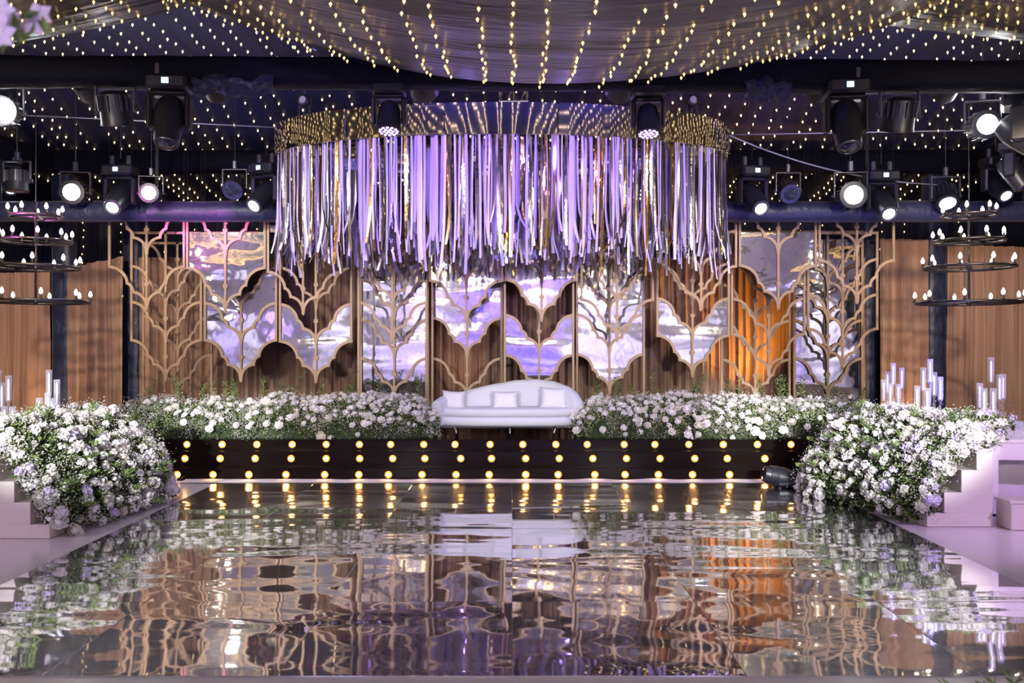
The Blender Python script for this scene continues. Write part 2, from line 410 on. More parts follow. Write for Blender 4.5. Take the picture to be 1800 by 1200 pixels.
# ceiling cloth
def ceil_z(d):
    if d < 12.0: return 5.8
    if d < 14.0: return 5.8 - 0.75 * (d - 12) / 2
    return 5.05 - 0.45 * (d - 14) / 3
def ceil_f(u, v):
    x = -9.6 + 19.2 * u; d = -12 + 29 * v
    return (x, d, ceil_z(d) + 0.03 * N3(x * 1.3, d * 0.2, 3) + 0.012 * math.sin(x * 17))
struct(MB().grid(ceil_f, 160, 58).build('ceiling', 'ceiling', smooth=True))
# cloth pelmet across the back
def pelmet(u, v):
    a = 2 * PI * v
    x = -8.6 + 17.2 * u
    k = 1 + 0.10 * N3(x * 2, math.cos(a) * 2, math.sin(a) * 2)
    return (x, 12.5 + 0.13 * math.cos(a) * k, 3.745 + 0.152 * math.sin(a) * k - 0.02 * max(0, abs(x) - 6) * 0)
pel = thing('truss_cover', (0, 12.5, 3.6), 'low navy cloth-wrapped beam in front of the heads of the arch panels', 'truss')
MB().grid(pelmet, 120, 14).build('cloth_cover', 'pelmet', pel, True)
for x in (-7.5, -5.2, 5.2, 7.5):
    MB().cbox((x, 12.5, 4.72), (0.05, 0.02, 1.8), 0.004).build('strap', 'black', pel)

# ------------------------------------------------------------------ cloth-wrapped trusses
def wrapped_beam(p0, p1, hw, hh, label, matname='black_cloth', seed=0):
    p0, p1 = Vector(p0), Vector(p1); t = (p1 - p0); L = t.length; t.normalize()
    side = t.cross(Vector((0, 0, 1))).normalized(); up = side.cross(t)
    n = max(10, int(L * 7)); sec = 16
    rings = []
    for i in range(n + 1):
        c = p0 + t * (L * i / n); ring = []
        for j in range(sec):
            a = 2 * PI * j / sec
            ca, sa = math.cos(a), math.sin(a)
            f = 1.0 / max(abs(ca), abs(sa)) ** 0.75
            k = 1 + 0.10 * N3(c.x * 1.7 + seed, c.y * 1.7 + ca * 1.5, sa * 1.5 + seed) + 0.05 * N3(c.x * 6 + seed, c.y * 6, a)
            sag = -0.05 * max(0, -sa) * (0.5 + 0.5 * N3(c.x * 0.9 + seed, c.y * 0.9, 9))
            ring.append(c + side * (ca * f * hw * k) + up * (sa * f * hh * k + sag))
        rings.append(ring)
    return tag(MB().rings(rings).build('wrapped_truss', matname, smooth=True), label, 'truss')
wrapped_beam((-8.5, 8.35, 4.49), (8.5, 8.35, 4.40), 0.14, 0.125, 'long black cloth-wrapped truss across the front, carrying the largest lamps', seed=1)
wrapped_beam((-8.5, 14.0, 4.80), (8.5, 14.0, 4.80), 0.16, 0.17, 'black cloth-wrapped truss behind the mirrored ring', seed=4)
wrapped_beam((-7.6, 8.4, 4.46), (-7.6, 14.0, 4.78), 0.17, 0.17, 'cloth-wrapped truss running back at the far left', seed=8)
wrapped_beam((7.6, 8.4, 4.40), (7.6, 14.0, 4.78), 0.17, 0.17, 'cloth-wrapped truss running back at the far right', seed=12)
wrapped_beam((-8.5, FOH_Y, FOH_Z + 0.38), (8.5, FOH_Y, FOH_Z + 0.38), 0.13, 0.12, 'unseen cloth-wrapped truss added behind the photographer to carry stage lamps', seed=15)
# bunched blue cloth ends on the front truss
def cloth_bunch(px0, px1, py0, py1, label, seed):
    d = 8.25; a = at(px0, py0, d); b = at(px1, py1, d)
    def f(u, v):
        x = a.x + (b.x - a.x) * u; z = a.z + (b.z - a.z) * v * (0.75 + 0.35 * N3(u * 3 + seed, 0, 1))
        return (x, d - 0.12 * math.sin(PI * v) + 0.07 * N3(u * 7 + seed, v * 4, 0), z + 0.05 * N3(u * 5, v * 5, seed))
    o = MB().grid(f, 36, 16).build('cloth_bunch', 'navy', smooth=True)
    tag(o, label, 'cloth')
cloth_bunch(345, 485, 135, 180, 'bunched navy cloth hanging under the front truss, left of the mirrored ring', 2)
cloth_bunch(1305, 1385, 140, 190, 'bunched navy cloth hanging under the front truss, right of the mirrored ring', 6)
# cloth-wrapped posts between the drapes
def post(px0, px1, d, ztop, label, seed):
    x0, x1 = gx(px0, d), gx(px1, d)
    def f(u, v):
        a = 2 * PI * u; z = ztop * v
        ca, sa = math.cos(a), math.sin(a); q = 1 / max(abs(ca), abs(sa)) ** 0.8
        k = 1 + 0.05 * N3(ca * 2 + seed, sa * 2, z * 2.2)
        return ((x0 + x1) / 2 + (x1 - x0) / 2 * ca * q * k, d + 0.15 + 0.15 * sa * q * k, z)
    return tag(MB().grid(f, 20, 50).build('wrapped_post', 'navy', smooth=True), label, 'post')
post(88, 123, 14.1, 4.6, 'navy cloth-wrapped post between the two leftmost tan drapes', 1)
post(214, 246, 14.5, 4.6, 'navy cloth-wrapped post left of the arch panels', 3)
post(1631, 1667, 14.1, 4.6, 'navy cloth-wrapped post between the two rightmost tan drapes', 5)
post(1518, 1549, 14.5, 4.6, 'navy cloth-wrapped post right of the arch panels', 7)

# ------------------------------------------------------------------ tan drapes
def drape(px0, px1, pt0, pt1, d, label, seed, amp=0.075, fpm=6.0):
    x0, x1 = gx(px0, d), gx(px1, d); z0, z1 = gz(pt0, d), gz(pt1, d)
    r = random.Random(seed); ph = [r.uniform(0, 6.28) for _ in range(4)]
    n = max(40, int((x1 - x0) * 110))
    def f(u, v):
        x = x0 + (x1 - x0) * u; zt = z0 + (z1 - z0) * u; z = zt * (1 - v) + 0.02 * v
        ww = x + 0.03 * N3(x * 2, z * 0.5, seed)
        fold = (abs(math.sin(ww * fpm * 3.14 + ph[0])) ** 0.6 - 0.6) * 1.5 + math.sin(ww * fpm * 2.3 * 6.28 / 2 + ph[1]) * 0.3 + math.sin(ww * fpm * 0.37 * 6.28 + ph[2]) * 0.6
        return (x + 0.015 * N3(x * 3, z * 0.7, seed + 5), d + amp * fold * (0.75 + 0.4 * v), z)
    o = MB().grid(f, n, 12).build('drape', 'curtain', smooth=True)
    return tag(o, label, 'curtain', 'tan drapes around the stage')
drape(-70, 88, 480, 478, 14.1, 'tan pleated drape at the far left edge, behind the left candle chandelier', 1, fpm=7)
drape(122, 216, 470, 450, 14.1, 'tan pleated drape with a slanting top, right of the left chandelier', 2, fpm=6)
drape(1546, 1632, 419, 421, 14.1, 'tan pleated drape just right of the arch panels', 3, fpm=6)
drape(1666, 1880, 430, 436, 14.1, 'tan pleated drape at the far right edge, behind the right candle chandelier', 4, fpm=6)
bk = [245, 425, 620, 755, 888, 1020, 1150, 1275, 1400, 1520]
wh = ['behind the leftmost arch panel', 'behind the second and third mirrored panels from left', 'behind the full-height mirror left of the sofa',
      'behind the left half of the sofa', 'behind the right half of the sofa', 'behind the full-height mirror right of the sofa',
      'orange-lit, behind the panels right of the sofa', 'brightest orange-lit, right of centre', 'behind the rightmost mirror bay']
for i in range(9):
    drape(bk[i] - 3, bk[i + 1] + 3, 452, 452, 14.45, 'tan pleated drape ' + wh[i], 20 + i, amp=0.075, fpm=7)

# ------------------------------------------------------------------ stage with lit steps
stage = thing('stage', (0, 12.5, 0), 'low black glossy stage with three steps of amber bulbs along its front', 'stage')
SX0, SX1 = -6.4, 5.7
steps = [(11.25, 0.0, 0.17), (11.45, 0.0, 0.365), (11.65, 0.0, 0.50)]
rows = [[312, 375, 438, 503, 571, 631, 683, 742, 801.6, 860, 924, 981, 1045.5, 1098.5, 1157, 1217, 1282, 1344],
        [325.6, 387.5, 449, 512, 573.6, 632.5, 690.5, 747, 810, 864, 924, 983, 1042, 1101, 1160, 1221, 1278, 1344],
        [329, 391, 452, 514, 573.6, 632, 687, 745, 800, 861.5, 919, 977, 1032, 1097, 1151, 1210.5, 1271, 1331, 1390]]
rowy = [832, 803, 780]
bulb_me = MB()
bulb_me.lathe([(0.001, 0.001), (0.046, 0.003), (0.052, 0.014), (0.048, 0.014), (0.040, 0.006), (0.02, 0.005)], 14, mi=0)  # wide cup shaped as the bulb's amber halo
bulb_me.lathe([(0.016, 0.005), (0.025, 0.018), (0.025, 0.030), (0.018, 0.042), (0.009, 0.048), (0.001, 0.050)], 12, mi=1)
bulb_data = bulb_me.mesh('step_bulb', ['glow_cup', 'step_bulb'], True)
for k, (yf, zb, zt) in enumerate(steps):
    yb = 14.3 if k == 2 else steps[k + 1][0] + 0.02
    zlo = 0.0 if k == 0 else steps[k - 1][2] - 0.02
    st = MB().cbox(((SX0 + SX1) / 2, (yf + yb) / 2, (zlo + zt) / 2), (SX1 - SX0, yb - yf, zt - zlo), 0.006).build('step', 'stage', stage)
    for px in rows[k]:
        p = at(px, rowy[k], yf)
        z = (0.085, 0.27, 0.435)[k]
        link('bulb', bulb_data, st, Matrix.Translation((p.x, yf, z)) @ Matrix.Rotation(R(90), 4, 'X'))
# loose white cloth strip at the stage foot
def strip_f(u, v):
    x = -4.3 + 8.2 * u
    return (x, 11.03 + 0.21 * v + 0.03 * N3(x * 3, 0, 2), 0.012 + 0.014 * (1 + N3(x * 2.4, v * 2, 5)) * v)
tag(MB().grid(strip_f, 120, 4).build('floor_cloth', 'cloth_white', smooth=True), 'narrow white cloth strip on the floor along the foot of the stage', 'cloth')

# ================================================================== ARCH PANELS (backdrop)
def arch_arcs(wd, za, H):
    """the three foils of one half arch, apex at the post (x=wd), foot at the stem (x~0): centre x, centre z, radii"""
    a = (0.466 * wd, 0.152 * wd, 0.337 * wd); b = (0.427 * H, 0.227 * H, 0.346 * H)
    x, z, out = wd, za, []
    for i in range(3):
        out.append((x, z - b[i], a[i], b[i])); x -= a[i]; z -= b[i]
    return out
def arch_outline(wd, za, H, n=8):
    pts = []
    for cx, cz, a, b in arch_arcs(wd, za, H):
        pts += [(cx - a * math.sin(PI / 2 * k / n), cz + b * math.cos(PI / 2 * k / n)) for k in range(n + 1)]
    return pts
def arch_mesh(x0, wl, wr, za, H, t, y0, y1):
    mb = MB()
    for sgn, wd in ((-1, wl), (1, wr)):
        for k, (cx, cz, a, b) in enumerate(arch_arcs(wd, za, H)):
            n = 9; e = 0.0006 * k
            inner = [(x0 + sgn * (cx - a * math.sin(PI / 2 * i / n)), cz + b * math.cos(PI / 2 * i / n)) for i in range(n + 1)]
            outer = [(x0 + sgn * (cx - (a + t) * math.sin(PI / 2 * i / n)), cz + (b + t) * math.cos(PI / 2 * i / n)) for i in range(n + 1)]
            if k == 2: outer[-1] = (x0, outer[-1][1] - t * 1.6); inner[-1] = (inner[-1][0] - sgn * 0.004, inner[-1][1] - t * 0.9)
            vs = []
            for i in range(n + 1):
                (ix, iz), (ox, oz) = inner[i], outer[i]
                vs += [(ix, y0 + e, iz), (ox, y0 + e, oz), (ox, y1 - e, oz), (ix, y1 - e, iz)]
            fs = []
            for i in range(n):
                o = i * 4
                for j in range(4):
                    fs.append((o + j, o + (j + 1) % 4, o + 4 + (j + 1) % 4, o + 4 + j))
            fs += [(3, 2, 1, 0), (n * 4, n * 4 + 1, n * 4 + 2, n * 4 + 3)]
            mb.add(vs, fs)
    return mb
def mirror_poly(x0, wl, wr, zlo_a, H_lo, ztop, up_a=None, H_up=None):
    """outline of a mirror sheet: straight or scalloped top, scalloped foot"""
    lo_r = [(x0 + x, z) for x, z in arch_outline(wr, zlo_a, H_lo)]       # from right post to stem
    lo_l = [(x0 - x, z) for x, z in arch_outline(wl, zlo_a, H_lo)]
    pts = lo_l + lo_r[::-1]                                              # left post .. stem .. right post
    if up_a is None:
        pts += [(x0 + wr, ztop), (x0 - wl, ztop)]
    else:
        up_r = [(x0 + x, z) for x, z in arch_outline(wr, up_a, H_up)]
        up_l = [(x0 - x, z) for x, z in arch_outline(wl, up_a, H_up)]
        pts += up_r + up_l[::-1]
    return pts
PT = 0.022          # board thickness
def panel(pl, ps, pr, ptop, apex, d, label, post_to=None, mirrors=(), full=None, rail=False, tipdrop=0.0, knots=True, stem_to=None, name='arch_panel', hscale=1.0):
    """pl, ps, pr: columns of left post, stem, right post; apex: rows of the arch crowns; mirrors: (upper arch or None, lower arch) pairs"""
    x0 = gx(ps, d); wl = x0 - gx(pl, d); wr = gx(pr, d) - x0
    ztop = gz(ptop, d); wm = (wl + wr) / 2; H = wm * 1.0 * hscale; t = 0.042
    y0, y1 = d - PT / 2, d + PT / 2
    zlow = min(gz(a, d) for a in apex)
    zend = STAGE_Z if post_to == 'floor' else (gz(post_to, d) if post_to else zlow)
    root = thing(name, (x0, d, STAGE_Z), label, 'panel', 'bronze cutwork arch panels of the backdrop')
    pw = 0.038
    for xe in (x0 - wl + pw / 2 + 0.002, x0 + wr - pw / 2 - 0.002):
        MB().cbox((xe, d, (ztop + zend) / 2), (pw, PT + 0.006, ztop - zend), 0.003).build('post', 'gold', root)
    for a in apex:
        za = gz(a, d)
        arch_mesh(x0, wl, wr, za, H, t, y0, y1).build('arch', 'gold', root)
    zs = gz(stem_to, d) if stem_to else zlow - H - 0.03 - tipdrop
    ws = 0.036
    mb = MB(); za_top = ztop
    mb.add([(x0 - ws / 2, y0 - .002, ztop), (x0 + ws / 2, y0 - .002, ztop), (x0 + ws / 2, y1 + .002, ztop), (x0 - ws / 2, y1 + .002, ztop),
            (x0 - ws * .42, y0 - .002, zs), (x0 + ws * .42, y0 - .002, zs), (x0 + ws * .42, y1 + .002, zs), (x0 - ws * .42, y1 + .002, zs)],
           [(0, 1, 2, 3), (7, 6, 5, 4), (0, 4, 5, 1), (1, 5, 6, 2), (2, 6, 7, 3), (3, 7, 4, 0)])
    mb.build('stem', 'gold', root)
    if knots:
        for a in apex:
            zk = gz(a, d) - H * 0.42
            if zk < ztop:
                MB().lathe([(0.036, -PT / 2 - .003), (0.040, -PT / 2), (0.040, PT / 2), (0.036, PT / 2 + .003)], 14, (x0, d, zk), rotX(R(90))).build('knot', 'gold', root)
    if rail:
        MB().cbox((x0 + (wr - wl) / 2, d, ztop - 0.02), (wl + wr, PT + 0.004, 0.04), 0.003).build('rail', 'gold', root)
    if post_to != 'floor':
        for xe in (x0 - wl + 0.02, x0 + wr - 0.02):
            MB().tube([(xe, d, ztop - 0.01), (xe, d, ceil_z(d) + 0.02)], 0.0025, 4).build('hanging_wire', 'wire', root)
    for up, lo in mirrors:
        pts = mirror_poly(x0, wl - .004, wr - .004, gz(apex[lo], d) + 0.006, H, gz(408, d) if up is None else 0, None if up is None else gz(apex[up], d) + 0.02, H)
        MB().poly_extrude(pts, d + PT / 2 + 0.006, d + PT / 2 + 0.010).build('mirror_sheet', 'mirror_sheet', root)
    if full:
        za, zb = gz(full[0], d), (STAGE_Z + 0.02 if full[1] == 'floor' else gz(full[1], d))
        MB().cbox((x0 + (wr - wl) / 2, d + PT / 2 + 0.03, (za + zb) / 2), (wl + wr - 0.02, 0.006, za - zb), 0.002).build('mirror_sheet', 'mirror_sheet', root)
    return root
dA, dB, dC = 12.85, 13.15, 13.5
B_ = 'bronze arch panel '
# front layer, hung high
panel(190, 258, 326, 366, [375, 471], dA, B_ + 'at the top left, magenta-lit, open to the drapes')
panel(327, 396, 468, 366, [375, 473], dA, B_ + 'with gold-flecked mirror, top row, second from left', mirrors=[(None, 1)])
panel(469, 533, 603, 366, [376, 480], dA, B_ + 'with a white glare at its top, beneath the left fringe end', mirrors=[(None, 0)], tipdrop=.02)
panel(628, 689.5, 752, 391, [408, 471, 534], dA, B_ + 'in front of the full-height mirror left of the sofa', post_to='floor')
panel(753, 819.5, 886, 391, [430, 495], dA, B_ + 'with violet mirror, above the left end of the sofa', mirrors=[(None, 1)], post_to=495)
panel(887, 952, 1016, 391, [430, 494], dA, B_ + 'with pale mirror, above the right end of the sofa', mirrors=[(None, 1)], post_to=494)
panel(1020, 1084.5, 1150, 391, [400, 466, 529], dA, B_ + 'in front of the full-height mirror right of the sofa')
panel(1156, 1232, 1296, 391, [408, 470], dA, B_ + 'under the right fringe end, open to orange drapes')
panel(1298, 1368, 1436, 364, [373, 469], dA, B_ + 'with bright silver mirror, top row, right of the fringe', mirrors=[(None, 1)])
panel(1438, 1506, 1573, 362, [370, 460], dA, B_ + 'at the top right end, over the navy post')
# middle layer
panel(229, 291.5, 356, 407, [470, 533, 600], dB, B_ + 'lower row, leftmost, in brown shade', rail=True)
panel(358, 423.5, 488, 407, [473, 535, 600], dB, B_ + 'lower row with lilac mirror, second from left', mirrors=[(0, 2)], rail=True)
panel(490, 555.5, 620, 407, [473, 537, 602], dB, B_ + 'lower row with lilac mirror, third from left', mirrors=[(1, 2)], rail=True)
panel(885, 947.5, 1010, 407, [494, 556, 626], dB, B_ + 'low behind the sofa right half, with violet mirror', post_to='floor', mirrors=[(1, 2)])
panel(1153, 1217, 1283, 407, [466, 527, 592], dB, B_ + 'lower row with lilac mirror, between the orange drapes', mirrors=[(1, 2)], rail=True)
panel(1284, 1351, 1416, 407, [466, 527, 589], dB, B_ + 'lower row, before the brightest orange drape', rail=True)
panel(1418, 1481, 1544, 407, [458, 520, 580], dB, B_ + 'lower row, rightmost, before a dark mirror', rail=True)
# back layer, standing on the stage
L = [405, 425, 490, 558, 628]
panel(250, 312, 374, 425, [430, 493, 558, 625], dC, 'shaded bronze arch panel standing at the back far left, before brown drapes', post_to='floor', rail=True, stem_to=720)
panel(632, 693, 754, 405, [428, 494, 564, 632], dC, 'shaded bronze arch panel fixed on the full-height mirror left of the sofa', post_to='floor', rail=True, stem_to=720, full=(420, 'floor'))
panel(758, 821, 884, 405, [430, 495, 561, 632], dC, 'shaded bronze arch panel at the back behind the sofa left half', post_to='floor', rail=True, stem_to=720, mirrors=[(1, 2)])
panel(1012, 1071.5, 1134, 405, [416, 485, 555, 625], dC, 'shaded bronze arch panel fixed on the full-height mirror right of the sofa', post_to='floor', rail=True, stem_to=720, mirrors=[(None, 3)])
panel(1266, 1327, 1390, 405, [436, 502, 566, 634], dC, 'shaded bronze arch panel at the back before the orange drape', post_to='floor', rail=True, stem_to=720)
panel(1394, 1455, 1518, 405, [434, 500, 565, 632], dC, 'shaded bronze arch panel fixed on the rightmost full-height mirror', post_to='floor', rail=True, stem_to=720, full=(420, 'floor'))

# ================================================================== FRINGED RING CHANDELIER
rc = Vector((gx(883, 11.5), 11.5, 0)); RX, RY = 3.05, 1.36
ZB, ZT = 4.30, 4.68
ring = thing('fringe_chandelier', (rc.x, rc.y, ZB), 'huge oval mirrored ring with lavender, silver and gold ribbon fringe over the sofa', 'chandelier')
NS = 14
def el(a, k=1.0): return Vector((rc.x + RX * k * math.cos(a), rc.y + RY * k * math.sin(a), 0))
for i in range(NS):
    a0, a1 = 2 * PI * (i + 0.006) / NS, 2 * PI * (i + 0.994) / NS
    n = 8; mb = MB(); bow = 1 + 0.003 * ((i * 7) % 3 - 1)
    rings = []
    for q in range(n + 1):
        p = el(a0 + (a1 - a0) * q / n, bow); p2 = el(a0 + (a1 - a0) * q / n, bow * 0.993)
        rings.append([(p.x, p.y, ZB), (p.x, p.y, ZT), (p2.x, p2.y, ZT), (p2.x, p2.y, ZB)])
    mb.rings(rings)
    shade_auto(mb.build('band_panel', 'mirror_band', ring), 30)
for k, z in ((0.985, ZB + 0.02), (0.985, ZT - 0.03), (0.6, ZB + 0.02), (0.3, ZB + 0.02)):
    MB().torus((rc.x, rc.y, z), RX * k, 0.02, 64, 6, ry=RY * k).build('hoop', 'gold', ring)
for i in range(8):
    a = 2 * PI * i / 8
    MB().tube([el(a, 0.3) + Vector((0, 0, ZB + .02)), el(a, 0.985) + Vector((0, 0, ZB + .02))], 0.018, 6).build('spoke', 'gold', ring)
rr = random.Random(11)
def ribbon(mb, a, k, Ln, wd, mi=0):
    p = el(a, k); z0 = ZB + 0.02
    yaw = math.atan2(math.sin(a) * RX, math.cos(a) * RY) + PI / 2 + rr.uniform(-0.55, 0.55)
    tw = rr.uniform(-0.5, 0.5); n = 7
    bx, by = rr.gauss(0, 0.03), rr.gauss(0, 0.04)
    if rr.random() < 0.20: bx *= 3.4; by *= 2.5
    ph = rr.uniform(0, 6.28); vs = []; fs = []
    for i in range(n + 1):
        s = i / n; e = max(0, s - 0.62) / 0.38
        cx = p.x + bx * e ** 2 + 0.006 * math.sin(ph + s * 5); cy = p.y + by * e ** 2 + 0.006 * math.cos(ph + s * 4)
        ya = yaw + tw * s; ux, uy = math.cos(ya) * wd / 2, math.sin(ya) * wd / 2
        z = z0 - Ln * s + (0.04 * e ** 2 if abs(bx) > 0.1 else 0)
        vs += [(cx - ux, cy - uy, z), (cx + ux, cy + uy, z)]
    for i in range(n): fs.append((2 * i, 2 * i + 1, 2 * i + 3, 2 * i + 2))
    mb.add(vs, fs, mi)
def rib_mat():
    q = rr.random()
    return 'rib_white' if q < 0.34 else 'rib_lilac' if q < 0.58 else 'rib_silver' if q < 0.76 else 'rib_gold' if q < 0.88 else 'sequin'
NR = 300
for i in range(NR):                                   # the nearest ribbons, along the camera side of the oval
    a = PI + PI * (i + 0.5 + rr.uniform(-0.3, 0.3)) / NR
    a = 1.5 * PI + (a - 1.5 * PI) * 1.05
    k = rr.choice((0.985, 0.985, 0.96, 0.93))
    Ln = rr.triangular(0.95, 1.75, 1.42)
    wd = rr.choice((0.016, 0.024, 0.03, 0.036))
    mb = MB(); ribbon(mb, a, k, Ln, wd)
    mb.build('ribbon', rib_mat(), ring, smooth=True)
mb = MB(); ML = ['rib_white', 'rib_lilac', 'rib_silver', 'rib_gold', 'sequin']
for i in range(420):                                  # ribbons further in and round the back
    if i < 170: a = rr.uniform(0, PI); k = rr.choice((0.985, 0.95))
    else: a = rr.uniform(PI, 2 * PI); k = rr.choice((0.9, 0.8, 0.6, 0.3))
    ribbon(mb, a, k, rr.triangular(0.9, 1.6, 1.3), rr.choice((0.03, 0.036, 0.042)), ML.index(rib_mat()))
tag(mb.build('ribbon_mass', ML, ring, smooth=True), 'ribbons hanging further inside the ring', kind='stuff')
# hoists: motor and chains
def chain_hoist(px, py, d, label):
    p = at(px, py, d); root = thing('chain_hoist', p, label, 'hoist')
    MB().lathe([(0.06, -0.09), (0.085, -0.07), (0.085, 0.07), (0.06, 0.09)], 14, p, rotX(R(90))).build('motor', 'black', root, True)
    MB().lathe([(0.001, 0.0), (0.045, 0.004), (0.045, 0.012), (0.001, 0.014)], 12, p + Vector((0, -0.09, 0)), rotX(R(90))).build('cap', 'pale_wire', root)
    MB().tube([p + Vector((0, 0, 0.08)), p + Vector((0, 0, 0.5))], 0.012).build('hook_rod', 'grey_metal', root)
    for dx in (-0.07, 0.0, 0.07):
        mb = MB(); z = p.z - 0.08; i = 0
        while z > ZT - 0.02:
            mb.torus((0, 0, 0), 0.014, 0.004, 8, 5) if False else None
            lk = MB().torus((0, 0, 0), 0.013, 0.0045, 8, 5, ry=0.024)
            m = Matrix.Translation((p.x + dx, p.y, z)) @ Matrix.Rotation(R(90) * (i % 2), 4, 'Z') @ Matrix.Rotation(R(90), 4, 'X')
            lk.xf(m); mb.add(lk.v, lk.f); z -= 0.036; i += 1
        if mb.v: mb.build('chain', 'grey_metal', root)
chain_hoist(535, 178, 11.6, 'round black chain hoist over the left end of the mirrored ring')
chain_hoist(1216, 178, 11.6, 'round black chain hoist over the right end of the mirrored ring')
# bit of open truss above the ring
p = at(903, 168, 10.2)
t = thing('truss_end', p, 'short silver lattice truss end above the middle of the mirrored ring', 'truss')
for sx in (-1, 1):
    for sz in (-1, 1):
        MB().tube([p + Vector((sx * .16, -.05, sz * .08)), p + Vector((sx * .16, .5, sz * .08))], 0.02, 8).build('chord', 'chrome', t)
for sz in (-1, 1): MB().tube([p + Vector((-.17, -.05, sz * .08)), p + Vector((.17, -.05, sz * .08))], 0.016, 8).build('chord', 'chrome', t)
for i in range(5):
    x = -.16 + .08 * i
    MB().tube([p + Vector((x, -.05, -.08)), p + Vector((x + (.07 if i % 2 else -.0), -.05, .08))], 0.009, 6).build('brace', 'chrome', t)
# cables
def cable(pts, label, r=0.008, m='pale_wire'):
    return tag(MB().tube(pts, r, 5).build('cable', m, smooth=True), label, 'cable')
cable([at(-40, 199, 11), at(200, 210, 11.2), at(486, 224, 11.5)], 'thin taut cable from the left edge to the mirrored ring')
cable([at(1282, 237, 11.5), at(1500, 233, 11.2), at(1710, 229, 11)], 'thin taut cable from the mirrored ring to the right')
cable([at(1280 + 400 * i / 16, 237 + 88 * (1 - (1 - i / 16) ** 2), 11.5 + 1.5 * i / 16) for i in range(17)], 'slack cable drooping from the mirrored ring to the right truss', 0.011)

# ================================================================== STAGE LAMPS
def hang_pole(p, dz, root):
    zt = 4.42 if abs(p.y - 8.35) < 0.3 else 4.74 if abs(p.y - 14) < 0.3 else ceil_z(p.y) + 0.02
    if zt > p.z + dz: MB().tube([p + Vector((0, 0, dz)), (p.x, p.y, zt)], 0.008, 6).build('hanging_pole', 'black', root)
def moving_head(px, py, d, label, s=1.0, yaw=0.0, tilt=20.0, lens='lens_dark', display=True, drop=True, wash=False):
    """hanging moving-head lamp; (px, py) is the middle of its yoke"""
    p = at(px, py, d); root = thing('moving_head_lamp', p, label, 'stage lamp', 'stage lamps hung from the trusses')
    W = Matrix.Translation(p) @ Matrix.Rotation(R(yaw), 4, 'Z') @ Matrix.Scale(s, 4)
    def part(mb, nm, m, par=root, sm=True):
        o = mb.xf(W).build(nm, m, par); return shade_auto(o, 35) if sm else o
    part(MB().cbox((0, 0, 0.30), (0.36, 0.28, 0.13), 0.025), 'base', 'black')
    if display: part(MB().cbox((0.0, -0.142, 0.30), (0.06, 0.006, 0.05), 0.001), 'display', 'display')
    part(MB().cbox((-0.1, 0, 0.42), (0.05, 0.06, 0.14), 0.01), 'clamp', 'grey_metal'); part(MB().cbox((0.1, 0, 0.42), (0.05, 0.06, 0.14), 0.01), 'clamp', 'grey_metal')
    hang_pole(p, 0.46 * s, root)
    y = MB()
    y.cbox((0, 0, 0.215), (0.34, 0.13, 0.05), 0.02)
    for sx in (-1, 1): y.cbox((sx * 0.165, 0, 0.06), (0.05, 0.14, 0.32), 0.022)
    part(y, 'yoke', 'black')
    T = Matrix.Rotation(R(-tilt), 3, 'X')
    h = MB()
    if wash:
        h.lathe([(0.06, 0.17), (0.105, 0.13), (0.125, 0.03), (0.135, -0.12), (0.138, -0.17), (0.12, -0.175)], 22, rot=T)
    else:
        h.lathe([(0.05, 0.19), (0.11, 0.165), (0.135, 0.07), (0.130, -0.05), (0.112, -0.20), (0.106, -0.27), (0.085, -0.275)], 20, rot=T)
    part(h, 'head', 'black')
    zf = -0.172 if wash else -0.272
    if wash:
        part(MB().lathe([(0.118, zf - 0.002), (0.118, zf + .004)], 22, rot=T), 'lens_plate', 'lens_dark')
        for i in range(19):
            rr_, n_ = ((0, 1), (0.048, 6), (0.095, 12))[0 if i == 0 else 1 if i < 7 else 2]
            a = 2 * PI * (i if i < 7 else i - 7) / n_
            part(MB().lathe([(0.019, zf - 0.004), (0.014, zf - 0.012), (0.001, zf - 0.014)], 8, T @ Vector((rr_ * math.cos(a), rr_ * math.sin(a), 0)), rot=T), 'lens', lens)
    else:
        part(MB().lathe([(0.001, zf - 0.022), (0.05, zf - 0.016), (0.083, zf + 0.004), (0.083, zf + 0.01)], 20, rot=T, caps=False), 'lens', lens)
        part(MB().torus((0, 0, 0), 0.092, 0.010, 22, 6).xf(Matrix.Translation(T @ Vector((0, 0, zf + .002))) @ T.to_4x4()), 'lens_ring', 'grey_metal')
    return root
